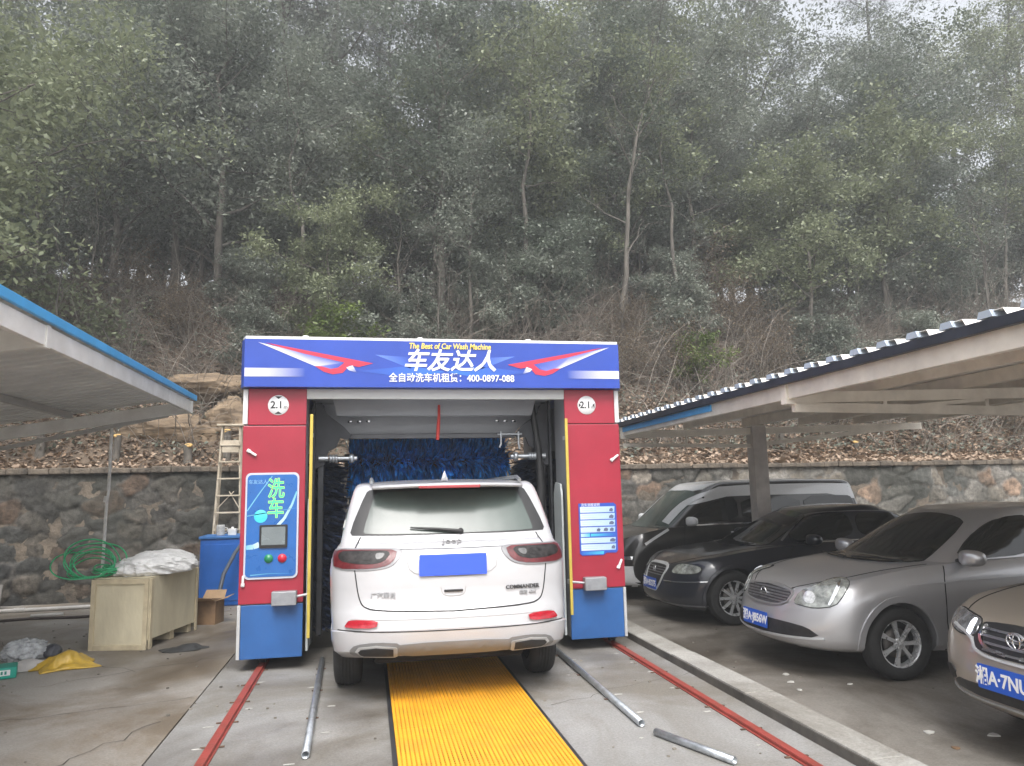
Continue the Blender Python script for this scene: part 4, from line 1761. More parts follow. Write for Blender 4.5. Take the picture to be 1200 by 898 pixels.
def car_shell(P, name, m, parent):
    """Lower body with wheel openings cut out, plus the cabin, as one mesh."""
    bm = lower_body(P)
    o = bm_to_obj(bm, name, m, None)
    bm.free()
    cuts = []
    for wx in P['wheels']:
        for s in (-1, 1):
            b = MB()
            ww = P['W'] / 2
            b.tube([(wx, s * (ww + .2), P['wr']), (wx, s * (ww - .30), P['wr'])], P['arch'], 40, True, 0, True)
            c = b.build('cutter', m)
            cuts.append(c)
            md = o.modifiers.new('cut', 'BOOLEAN')
            md.operation = 'DIFFERENCE'
            md.solver = 'EXACT'
            md.object = c
    bpy.context.view_layer.update()
    dg = bpy.context.evaluated_depsgraph_get()
    me = bpy.data.meshes.new_from_object(o.evaluated_get(dg))
    bpy.data.objects.remove(o)
    for c in cuts:
        bpy.data.objects.remove(c)
    bm = bmesh.new()
    bm.from_mesh(me)
    cb = cabin(P)
    tmp = bpy.data.meshes.new('t')
    cb.to_mesh(tmp)
    cb.free()
    bm.from_mesh(tmp)
    if 'extra' in P:
        P['extra'](bm)
    for f in bm.faces:
        f.smooth = True
    me2 = bpy.data.meshes.new(name)
    bm.to_mesh(me2)
    bm.free()
    me2.materials.append(m)
    # keep the openings and creases crisp
    me2.set_sharp_from_angle(angle=R(38))
    ob = link(bpy.data.objects.new(name, me2), parent)
    bm = bmesh.new()
    bm.from_mesh(me2)
    bvh = BVHTree.FromBMesh(bm)
    bm.free()
    return ob, bvh


def frame(kind, s=1, a=0.0, o=(0, 0)):
    """(origin function, ray direction) for a projection."""
    if kind == 'side':
        return (lambda u, v: Vector((u, s * 3.0, v))), Vector((0, -s, 0))
    if kind == 'front':
        return (lambda u, v: Vector((-3.0, u, v))), Vector((1, 0, 0))
    if kind == 'rear':
        return (lambda u, v: Vector((9.0, u, v))), Vector((-1, 0, 0))
    if kind == 'top':
        return (lambda u, v: Vector((u, v, 4.0))), Vector((0, 0, -1))
    if kind == 'corner':          # from ahead and outside, at angle a off the car's axis
        d = Vector((math.cos(a), -s * math.sin(a), 0))
        ux = Vector((math.sin(a), s * math.cos(a), 0))
        return (lambda u, v: Vector((o[0], s * o[1], v)) + ux * u - d * 3.0), d
    if kind == 'rcorner':
        d = Vector((-math.cos(a), -s * math.sin(a), 0))
        ux = Vector((-math.sin(a), s * math.cos(a), 0))
        return (lambda u, v: Vector((o[0], s * o[1], v)) + ux * u - d * 3.0), d


def chaikin(p, n=2, closed=True):
    for _ in range(n):
        q = []
        m_ = len(p)
        for i in range(m_ if closed else m_ - 1):
            a, b = p[i], p[(i + 1) % m_]
            q += [(a[0] * .78 + b[0] * .22, a[1] * .78 + b[1] * .22), (a[0] * .22 + b[0] * .78, a[1] * .22 + b[1] * .78)]
        if not closed:
            q = [p[0]] + q + [p[-1]]
        p = q
    return p


def grow_poly(p, d):
    n = len(p)
    A = sum(p[i][0] * p[(i + 1) % n][1] - p[(i + 1) % n][0] * p[i][1] for i in range(n))
    sgn = 1 if A > 0 else -1
    out = []
    for i in range(n):
        a, b, c = Vector(p[i - 1]), Vector(p[i]), Vector(p[(i + 1) % n])
        e1, e2 = (b - a).normalized(), (c - b).normalized()
        nrm = Vector((e1.y + e2.y, -(e1.x + e2.x)))
        if nrm.length < 1e-6:
            nrm = Vector((e1.y, -e1.x))
        nrm.normalize()
        out.append(tuple(b + nrm * d * sgn))
    return out


def patch(name, bvh, fr, poly, m, parent, off=.004, step=.04, rnd=2, thick=None, tries=None):
    """A panel of the polygon's outline lying on the body, raised by off, with a skirt down to the body."""
    org, d = fr
    if rnd:
        poly = chaikin(poly, rnd)
    bm = bmesh.new()
    vs = [bm.verts.new((p[0], p[1], 0)) for p in poly]
    try:
        bm.faces.new(vs)
    except ValueError:
        return None
    bmesh.ops.triangulate(bm, faces=bm.faces[:])
    lo = [min(p[i] for p in poly) for i in (0, 1)]
    hi = [max(p[i] for p in poly) for i in (0, 1)]
    for ax in (0, 1):
        k = math.ceil(lo[ax] / step) * step
        while k < hi[ax]:
            co = [0, 0, 0]
            no = [0, 0, 0]
            co[ax] = k
            no[ax] = 1
            bmesh.ops.bisect_plane(bm, geom=bm.verts[:] + bm.edges[:] + bm.faces[:], plane_co=co, plane_no=no)
            k += step
    bmesh.ops.remove_doubles(bm, verts=bm.verts[:], dist=1e-5)
    bad = []
    for v in bm.verts:
        h = bvh.ray_cast(org(v.co.x, v.co.y), d)
        if h[0] is None:
            bad.append(v)
            continue
        nn = h[1] if h[1].dot(d) < 0 else -h[1]
        v.co = h[0] + nn * off - d * .001
    for v in bad:
        bm.verts.remove(v)
    if not bm.faces:
        bm.free()
        return None
    # skirt
    if thick is None:
        thick = off + .006
    edges = [e for e in bm.edges if len(e.link_faces) == 1]
    r = bmesh.ops.extrude_edge_only(bm, edges=edges)
    for v in [g_ for g_ in r['geom'] if isinstance(g_, bmesh.types.BMVert)]:
        v.co = v.co + d * thick
    bmesh.ops.recalc_face_normals(bm, faces=bm.faces[:])
    s_ = sum((f.normal.dot(d)) * f.calc_area() for f in bm.faces)
    if s_ > 0:
        bmesh.ops.reverse_faces(bm, faces=bm.faces[:])
    me = bpy.data.meshes.new(name)
    bm.to_mesh(me)
    bm.free()
    for p in me.polygons:
        p.use_smooth = True
    me.set_sharp_from_angle(angle=R(35))
    me.materials.append(m)
    return link(bpy.data.objects.new(name, me), parent)


def line_poly(pts, w):
    """Thin closed outline round an open polyline."""
    a, b = [], []
    n = len(pts)
    for i in range(n):
        p = Vector(pts[i])
        d = (Vector(pts[min(i + 1, n - 1)]) - Vector(pts[max(i - 1, 0)])).normalized()
        nn = Vector((-d.y, d.x)) * w / 2
        a.append(tuple(p + nn))
        b.append(tuple(p - nn))
    return a + b[::-1]


def dense(pts, k=4):
    out = []
    for i in range(len(pts) - 1):
        for j in range(k):
            out.append(tuple(Vector(pts[i]).lerp(Vector(pts[i + 1]), j / k)))
    out.append(tuple(pts[-1]))
    return out


def seam(name, bvh, fr, pts, parent, w=.008, m=None, off=.0022, rnd=True):
    if rnd:
        pts = chaikin(pts, 2, closed=False)
    return patch(name, bvh, fr, line_poly(pts, w), m or M_seam, parent, off=off, step=.08, rnd=0)


def wheel(parent, x, y, r, s, style=7, tw=.21, rimr=None, m=None):
    """Wheel with tyre and alloy rim; the outer face looks to side s."""
    rimr = rimr or r * .66
    M = Matrix.Translation((x, y, r)) @ Matrix.Rotation(-s * PI / 2, 4, 'X')
    b = MB()
    hw = tw / 2
    prof = [(rimr * .98, hw * .72), (rimr + .006, hw * .93), (rimr + (r - rimr) * .45, hw * 1.0), (r - .022, hw * .90), (r - .006, hw * .74), (r, hw * .5), (r, -hw * .5),
            (r - .006, -hw * .74), (r - .022, -hw * .90), (rimr + (r - rimr) * .45, -hw), (rimr, -hw * .9)]
    b.lathe(prof, 48, M)
    for k in (-.36, -.12, .12, .36):                       # tread grooves as raised ribs
        b.lathe([(r - .001, hw * (k + .08)), (r + .004, hw * (k + .06)), (r + .004, hw * (k - .06)), (r - .001, hw * (k - .08))], 48, M)
    w = thing('wheel', None, None) if False else bpy.data.objects.new('wheel', None)
    link(w, parent)
    b.build('tyre', M_rubber, w)
    b = MB()
    f = hw * .78
    b.lathe([(rimr * 1.0, f * .95), (rimr * .955, f * 1.0), (rimr * .93, f * .92), (rimr * .90, f * .45), (rimr * .88, -f * .5)], 40, M)
    if style == 99:
        pass
    n = style
    for k in range(n):
        a = 2 * PI * k / n
        ra, rb = rimr * .16, rimr * .93
        wa, wb_ = rimr * .075, rimr * .125 if n <= 7 else rimr * .075
        for dz0, dz1, ex in ((f * .60, f * .86, 0),):
            pts = [(ra, -wa), (rimr * .6, -wa * .95), (rb, -wb_), (rb, wb_), (rimr * .6, wa * .95), (ra, wa)]
            Mk = M @ Matrix.Rotation(a, 4, 'Z') @ Matrix.Translation((0, 0, dz0))
            b.prism(pts, dz1 - dz0, Mk)
    b.lathe([(0, f * .94), (rimr * .13, f * .93), (rimr * .17, f * .86), (rimr * .24, f * .84), (rimr * .26, f * .6)], 24, M)
    for k in range(5):
        a = 2 * PI * (k + .5) / 5
        p0 = M @ Vector((rimr * .2 * math.cos(a), rimr * .2 * math.sin(a), f * .80))
        p1 = M @ Vector((rimr * .2 * math.cos(a), rimr * .2 * math.sin(a), f * .90))
        b.cyl(p0, p1, .010, 8)
    b.build('rim', m or M_rim, w)
    b = MB()
    b.lathe([(rimr * .93, f * .1), (0.001, f * .1)], 24, M)
    b.build('brake_shadow', M_rimd, w)
    b = MB()
    b.lathe([(rimr * .62, f * .12), (rimr * .62, f * .24), (rimr * .2, f * .26)], 28, M)
    b.build('brake_disc', mat('brake_steel', (.16, .15, .14), .5, .7, var=.2, scale=20), w)
    return w


def arch_trim(name, bvh, wx, wr, arch, s, m, parent, w=.035, a0=-14, a1=194, off=.010):
    pts = [(wx + (arch + w * .5 + .005) * math.cos(R(a0 + (a1 - a0) * k / 28)), wr + (arch + w * .5 + .005) * math.sin(R(a0 + (a1 - a0) * k / 28))) for k in range(29)]
    pts = [p for p in pts]
    return patch(name, bvh, frame('side', s), line_poly(pts, w), m, parent, off=off, step=.06, rnd=0, thick=.03)


def mirror_obj(parent, x, y, z, s, m, sc=1.0):
    bm = bmesh.new()
    bmesh.ops.create_uvsphere(bm, u_segments=20, v_segments=12, radius=1)
    for v in bm.verts:
        c = v.co
        c.x = math.copysign(abs(c.x) ** .75, c.x) * .075 * sc + .03 * abs(c.y)
        c.y = math.copysign(abs(c.y) ** .8, c.y) * .125 * sc
        c.z = math.copysign(abs(c.z) ** .7, c.z) * .072 * sc
        v.co = c + Vector((x, y + s * .15, z))
    o = bm_to_obj(bm, 'mirror', m, parent)
    bm.free()
    b = MB()
    b.tube([(x + .02, y - s * .05, z - .05), (x + .01, y + s * .10, z - .03)], .028, 8)
    b.build('mirror_arm', M_black, o)
    return o


def plate_obj(parent, c, w, h, s_txt, M, m, tm=M_white, size=None, name='number_plate'):
    b = MB()
    b.prism(rrect(-w / 2, w / 2, -h / 2, h / 2, .008, 3), .006, M)
    o = b.build(name, m, parent)
    if s_txt:
        text(s_txt, size or h * .86, tm, o, M @ Matrix.Translation((0, -h * .02, .007)), bold=.003, extrude=.0008, sx=.9)
    return o


def underbody(parent, P):
    b = MB()
    b.box(.5, P['L'] - .5, -P['W'] / 2 + .36, P['W'] / 2 - .36, .25, .42, .03)
    for wx in P['wheels']:
        b.cyl((wx, -P['W'] / 2 + .15, P['wr']), (wx, P['W'] / 2 - .15, P['wr']), .04, 10)
    b.build('chassis', M_under2, parent)


# local axes of every vehicle: x runs from the nose (0) to the tail, z up
# ------------------------------------------------------------------ white SUV in the wash
SUV = dict(L=4.86, W=1.97, af=.75, nf=2.7, ar=.46, nr=3.3,
           top=[(0, .80), (.1, .92), (.5, 1.04), (1.2, 1.12), (1.6, 1.16), (4.3, 1.24), (4.86, 1.24)],
           bot=[(0, .30), (.3, .24), (1.4, .24), (3.3, .25), (4.3, .33), (4.86, .40)],
           levels=[(0, .90, .06, .10), (.06, .955, .03, .02), (.16, .975, .0, .0), (.235, .98, .0, .0), (.246, .974, .004, .012), (.30, .975, .01, .02), (.40, .985, .03, .055), (.44, .988, .035, .085), (.60, .995, .06, .105), (.76, 1.0, .08, .12), (.86, .99, .12, .15), (.92, .965, .16, .18), (.97, .94, .20, .22), (1.0, .92, .24, .26)],
           crown=.02, wheels=(.92, 3.86), wr=.365, arch=.41,
           gh=(1.15, 2.0, 4.22, 4.60), gw=(1.85, 1.60), gz=(1.10, 1.72), gar=.18, gnr=3.6,
           roof=[(1.1, 1.55), (1.9, 1.66), (2.4, 1.725), (3.3, 1.745), (4.0, 1.725), (4.4, 1.705), (4.8, 1.69)])
suv = thing('parked_car', 'white suv seen from behind with a blank blue plate standing inside the wash gantry', 'car', (.76, 10.83, 0.004), -PI / 2 - .018)
sb_, sv = car_shell(SUV, 'body', P_white, suv)
underbody(suv, SUV)
for wx in SUV['wheels']:
    for s in (-1, 1):
        wheel(suv, wx, s * .845, SUV['wr'], s, 5, .235)
RE = frame('rear')
def both(f):
    for s in (-1, 1):
        f(s)
def mir(p, s):
    return [(q[0] * s, q[1]) for q in p]
# rear screen, tailgate outline
patch('rear_window', sv, RE, [(-.80, 1.29), (.80, 1.29), (.825, 1.33), (.70, 1.645), (.66, 1.672), (-.66, 1.672), (-.70, 1.645), (-.825, 1.33)], M_black, suv, .003, rnd=1)
rwn = patch('rear_glass', sv, RE, [(-.70, 1.305), (-.3, 1.298), (.3, 1.298), (.70, 1.305), (.715, 1.33), (.625, 1.62), (.59, 1.645), (0, 1.655), (-.59, 1.645), (-.625, 1.62), (-.715, 1.33)], M_rglass, suv, .006, rnd=1)
for s in (-1, 1):
    patch('side_window', sv, frame('side', s), [(1.60, 1.20), (4.36, 1.27), (4.20, 1.52), (3.9, 1.60), (2.2, 1.60)], M_glass, suv, .009, rnd=2, step=.05)
    tl = patch('tail_light', sv, RE, [(s * .39, 1.195), (s * .66, 1.20), (s * .95, 1.198), (s * .955, 1.12), (s * .94, 1.04), (s * .62, 1.035), (s * .49, 1.06), (s * .42, 1.12)], mat('lamp_grey', (.22, .22, .23), .4, .2, var=.08), suv, .008, rnd=2)
    patch('red_lens', sv, RE, [(s * .44, 1.185), (s * .66, 1.188), (s * .94, 1.186), (s * .945, 1.12), (s * .93, 1.05), (s * .63, 1.047), (s * .51, 1.07), (s * .455, 1.12)], M_dredlens, tl, .012, rnd=1)
    patch('clear_lens', sv, RE, [(s * .48, 1.176), (s * .70, 1.178), (s * .90, 1.176), (s * .90, 1.11), (s * .78, 1.085), (s * .64, 1.080), (s * .54, 1.10)], M_lensd, tl, .015, rnd=2)
    patch('reflector_bowl', sv, RE, [(s * .53, 1.160), (s * .61, 1.163), (s * .61, 1.115), (s * .56, 1.12)], mat('bowl_grey', (.13, .13, .13), .4, .3, var=.2, scale=20), tl, .017, rnd=2)
    patch('reflector_bowl', sv, RE, [(s * .63, 1.163), (s * .71, 1.165), (s * .71, 1.110), (s * .64, 1.11)], M_lensd, tl, .018, rnd=2)
    patch('rear_reflector', sv, RE, [(s * .585, .665), (s * .80, .672), (s * .84, .628), (s * .82, .614), (s * .60, .612)], M_redlens, suv, .016, rnd=1, step=.02)
    # tail pipe finishers
    e = patch('tailpipe_surround', sv, RE, [(s * .40, .50), (s * .60, .515), (s * .76, .495), (s * .81, .44), (s * .76, .395), (s * .40, .385)], M_skirt, suv, .012, rnd=1)
    patch('tailpipe_rim', sv, RE, [(s * .45, .475), (s * .60, .492), (s * .73, .478), (s * .755, .445), (s * .70, .408), (s * .46, .400), (s * .44, .41), (s * .44, .465)], mat('satin_metal', (.42, .42, .42), .55, .2, var=.05), e, .022, rnd=0)
    patch('tailpipe_opening', sv, RE, [(s * .47, .463), (s * .60, .477), (s * .712, .464), (s * .732, .443), (s * .69, .422), (s * .47, .415)], M_black, e, .027, rnd=0)
    seam('tailgate_gap', sv, RE, [(s * .775, 1.05), (s * .745, .85), (s * .71, .765), (s * .62, .735), (0, .715)], suv, .009)
    seam('tailgate_gap', sv, RE, [(s * .735, 1.285), (s * .775, 1.20)], suv, .009)
    seam('bumper_gap', sv, frame('side', s), [(4.22, 1.03), (4.26, .60)], suv, .008)
    seam('door_gap', sv, frame('side', s), [(2.95, 1.2), (2.97, .35)], suv, .008)
    arch_trim('wheel_arch', sv, 3.86, .365, .41, s, P_white, suv, .04)
    arch_trim('wheel_arch', sv, .92, .365, .41, s, P_white, suv, .04)
    mirror_obj(suv, 1.62, s * .87, 1.19, s, P_white, 1.1)
    b = MB()
    b.tube([(1.9, s * .66, 1.72), (2.1, s * .66, 1.765), (4.05, s * .655, 1.765), (4.2, s * .655, 1.735)], .016, 8)
    b.build('roof_rail', M_galv, suv)
patch('skid_plate', sv, RE, [(-.42, .50), (.42, .50), (.44, .455), (.44, .41), (.30, .395), (-.30, .395), (-.44, .41), (-.44, .455)], M_skirt, suv, .014, rnd=1)
seam('bumper_gap', sv, RE, [(-.90, .595), (-.5, .585), (0, .58), (.5, .585), (.90, .595)], suv, .007)
seam('bumper_gap', sv, RE, [(-.80, .675), (-.4, .668), (0, .665), (.4, .668), (.80, .675)], suv, .006, mat('soft_gap', (.30, .30, .30), .6, var=.05))
seam('chrome_strip', sv, RE, [(-.42, 1.195), (0, 1.19), (.42, 1.195)], suv, .012, M_alu, .008)
# spoiler with brake light
b = MB()
pts = [(4.02, 1.70), (4.30, 1.712), (4.47, 1.700), (4.505, 1.685), (4.48, 1.668), (4.30, 1.672), (4.02, 1.68)]
vs, fs = [], []
ys = np.linspace(-.645, .645, 17)
for yy in ys:
    k = 1 - .22 * (yy / .645) ** 4
    for (x, z) in pts:
        vs.append((4.02 + (x - 4.02) * k, yy, z + .014 * (1 - (yy / .645) ** 2)))
n = len(pts)
for i in range(len(ys) - 1):
    for k in range(n):
        fs.append((i * n + k, i * n + (k + 1) % n, (i + 1) * n + (k + 1) % n, (i + 1) * n + k))
fs += [tuple(range(n)), tuple(range((len(ys) - 1) * n, len(ys) * n))]
b.add(vs, fs, True)
sp = b.build('spoiler', P_white, suv)
b = MB()
b.box(4.44, 4.509, -.26, .26, 1.672, 1.700, .006)
b.build('brake_light', mat('brake_light_red', (.36, .05, .06), .3, var=.05, coat=.5), sp)
bm = bmesh.new()                                          # shark fin
vs = [bm.verts.new(p) for p in [(3.75, 0, 1.745), (3.98, .035, 1.74), (3.98, -.035, 1.74), (3.97, 0, 1.835), (3.93, 0, 1.835)]]
for f in ((0, 1, 2), (0, 4, 1), (1, 4, 3), (0, 2, 4), (2, 3, 4), (1, 3, 2)):
    bm.faces.new([vs[i] for i in f])
bmesh.ops.subdivide_edges(bm, edges=bm.edges[:], cuts=2, smooth=.3)
bm_to_obj(bm, 'antenna_fin', P_white, suv)
bm.free()
# wiper
h = sv.ray_cast(Vector((9, -.03, 1.30)), Vector((-1, 0, 0)))[0]
b = MB()
b.tube([(h.x + .02, .09, 1.315), (h.x + .01, -.10, 1.335), (h.x - .005, -.33, 1.352)], [.014, .011, .006], 8)
b.lathe([(0, .03), (.022, .028), (.026, 0)], 14, Matrix.Translation((h.x - .01, .09, 1.312)) @ Matrix.Rotation(PI / 2, 4, 'Y'))
b.build('rear_wiper', M_black, suv)
h = sv.ray_cast(Vector((9, 0, 1.07)), Vector((-1, 0, 0)))[0]
# plate recess lip, handle, plate, badges: rear-facing plane frame (local y to the right of the viewer is +y)
def rearM(x, y, z, tilt=0.0):
    return Matrix.Translation((x, y, z)) @ Matrix(((0, 0, 1, 0), (1, 0, 0, 0), (0, 1, 0, 0), (0, 0, 0, 1))) @ Matrix.Rotation(tilt, 4, 'X')
plate_obj(suv, None, .54, .165, None, rearM(h.x + .022, 0.0, 1.065, -.10), M_plate2)
seam('plate_recess', sv, RE, [(-.38, 1.16), (-.33, .975), (.33, .975), (.38, 1.16)], suv, .006, mat('soft_gap', (.3, .3, .3)))
seam('handle_recess', sv, RE, [(-.10, .895), (-.085, .825), (.085, .825), (.10, .895)], suv, .006, mat('soft_gap', (.3, .3, .3)))
b = MB()
hh = sv.ray_cast(Vector((9, 0, .865)), Vector((-1, 0, 0)))[0]
b.box(hh.x - .01, hh.x + .018, -.075, .075, .858, .874, .004)
b.build('boot_release', M_black, suv)
def on_rear(s, size, m, y, z, **k):
    q = sv.ray_cast(Vector((9, y, z)), Vector((-1, 0, 0)))
    n = q[1] if q[1].x > 0 else -q[1]
    xa = Vector((0, 0, 1)).cross(n).normalized()
    M = Matrix((xa, n.cross(xa), n)).transposed().to_4x4()
    M.translation = q[0] + n * .008
    return text(s, size, m, suv, M, extrude=.004, **k)
M_badge = mat('badge_metal', (.42, .42, .43), .3, .6, var=.05)
on_rear('Jeep', .095, M_badge, .005, 1.235, bold=.0, name='emblem')
on_rear('广汽菲克', .050, M_badge, -.55, .845, bold=.0, name='badge')
on_rear('COMMANDER', .045, M_ink, .56, .870, bold=.0005, name='badge')
on_rear('四驱 4X4', .036, M_badge, .60, .825, bold=.0, name='badge')

# ------------------------------------------------------------------ parked cars: nose towards the lane
SIL = dict(L=4.66, W=1.72, af=.62, nf=2.25, ar=.45, nr=2.6,
           top=[(0, .64), (.08, .72), (.35, .82), (.8, .90), (1.25, .955), (1.7, .975), (3.8, 1.03), (4.3, 1.02), (4.66, .97)],
           bot=[(0, .27), (.3, .25), (.75, .25), (1.4, .22), (3.4, .22), (4.3, .28), (4.66, .34)],
           levels=[(0, .91, .10, .08), (.07, .955, .03, .02), (.2, .975, .0, .0), (.36, .985, .0, .0), (.52, 1.0, .025, .02), (.68, 1.0, .05, .04), (.80, .99, .075, .06), (.89, .965, .10, .08), (.95, .94, .125, .1), (1.0, .91, .16, .12)],
           crown=.055, wheels=(.90, 3.60), wr=.31, arch=.352,
           gh=(1.02, 2.02, 3.35, 4.12), gw=(1.56, 1.20), gz=(.88, 1.50),
           roof=[(1.0, 1.27), (1.7, 1.36), (2.3, 1.44), (2.9, 1.46), (3.4, 1.44), (4.2, 1.34)])
DRK = dict(L=4.82, W=1.82, af=.70, nf=2.4, ar=.5, nr=2.6,
           top=[(0, .60), (.10, .69), (.4, .79), (.9, .87), (1.4, .92), (1.8, .94), (3.9, .98), (4.5, .99), (4.82, .95)],
           bot=[(0, .22), (.3, .17), (1.4, .18), (3.4, .19), (4.4, .25), (4.82, .32)],
           levels=[(0, .91, .12, .08), (.07, .955, .04, .02), (.2, .975, .0, .0), (.36, .985, .0, .0), (.52, 1.0, .02, .02), (.68, 1.0, .04, .04), (.80, .99, .06, .06), (.89, .965, .09, .08), (.95, .94, .12, .1), (1.0, .91, .15, .12)],
           crown=.055, wheels=(.76, 3.50), wr=.325, arch=.368,
           gh=(1.05, 2.10, 3.25, 4.20), gw=(1.62, 1.20), gz=(.86, 1.42),
           roof=[(1.0, 1.20), (1.7, 1.31), (2.3, 1.385), (2.9, 1.41), (3.4, 1.385), (4.3, 1.26)])
CHA = dict(SIL)
CHA.update(L=4.75, W=1.82, af=.66, nf=2.5, top=[(0, .70), (.08, .78), (.4, .87), (.9, .94), (1.3, .98), (1.7, 1.0), (3.9, 1.04), (4.4, 1.04), (4.75, .98)],
           levels=[(0, .90, .14, .08), (.07, .95, .06, .02), (.2, .97, .02, .0), (.36, .985, .0, .0), (.52, 1.0, .01, .02), (.68, 1.0, .03, .04), (.80, .99, .05, .06), (.89, .965, .085, .08), (.95, .94, .12, .1), (1.0, .91, .16, .12)],
           gw=(1.62, 1.24))
VAN = dict(L=4.60, W=1.80, af=.60, nf=2.4, ar=.30, nr=3.2,
           top=[(0, .62), (.10, .78), (.35, .93), (.7, 1.03), (1.05, 1.08), (1.5, 1.09), (4.75, 1.12)],
           bot=[(0, .26), (.3, .21), (1.4, .21), (3.4, .21), (4.3, .25), (4.75, .30)],
           levels=[(0, .92, .08, .05), (.07, .96, .02, .01), (.2, .98, .0, .0), (.36, .99, .0, .0), (.52, 1.0, .02, .0), (.68, 1.0, .05, .0), (.80, 1.0, .09, .01), (.89, .985, .12, .02), (.95, .97, .15, .04), (1.0, .95, .18, .06)],
           crown=.03, wheels=(.88, 3.70), wr=.32, arch=.36,
           gh=(.82, 1.62, 4.38, 4.55), gw=(1.70, 1.46), gz=(1.0, 1.72), gar=.25, gnr=3.2, gaf=.35,
           roof=[(.8, 1.58), (1.5, 1.69), (2.0, 1.755), (3.2, 1.775), (4.1, 1.755), (4.6, 1.72)])

cars = {}


def cpoly(pts, a, o):
    """Points on the body (x, |y|, z) -> outline in a corner frame."""
    return [((p[0] - o[0]) * math.sin(a) + (p[1] - o[1]) * math.cos(a), p[2]) for p in pts]


for key, P, m, lab, loc in (
    ('sil', SIL, P_silver, 'silver sedan parked in the middle of the row, nose to the kerb', (3.66, 6.80, PARK_Z)),
    ('drk', DRK, P_navy, 'near black navy sedan parked between the van and the silver sedan', (3.70, 9.66, PARK_Z)),
    ('cha', CHA, P_champ, 'champagne sedan cut off by the right edge of the photo, nearest of the parked cars', (3.78, 4.02, PARK_Z)),
    ('van', VAN, P_vdark, 'two tone van, dark sides under a silver roof, parked against the stone wall', (3.56, 11.90, PARK_Z)),
):
    t = thing('parked_van' if key == 'van' else 'parked_car', lab, 'van' if key == 'van' else 'car', loc, 0)
    ob, bv = car_shell(P, 'body', m, t)
    underbody(t, P)
    for wx in P['wheels']:
        for s in (-1, 1):
            wheel(t, wx, s * (P['W'] / 2 - .115), P['wr'], s, {'sil': 7, 'drk': 10, 'cha': 5, 'van': 6}[key], .205)
    cars[key] = (t, ob, bv, P)

FR = frame('front')


def side_glass(key, polys, m=M_glass, chrome=None):
    t, ob, bv, P = cars[key]
    for s in (-1, 1):
        for i, pl in enumerate(polys):
            patch('side_window', bv, frame('side', s), pl, m, t, .012, rnd=2, step=.035)


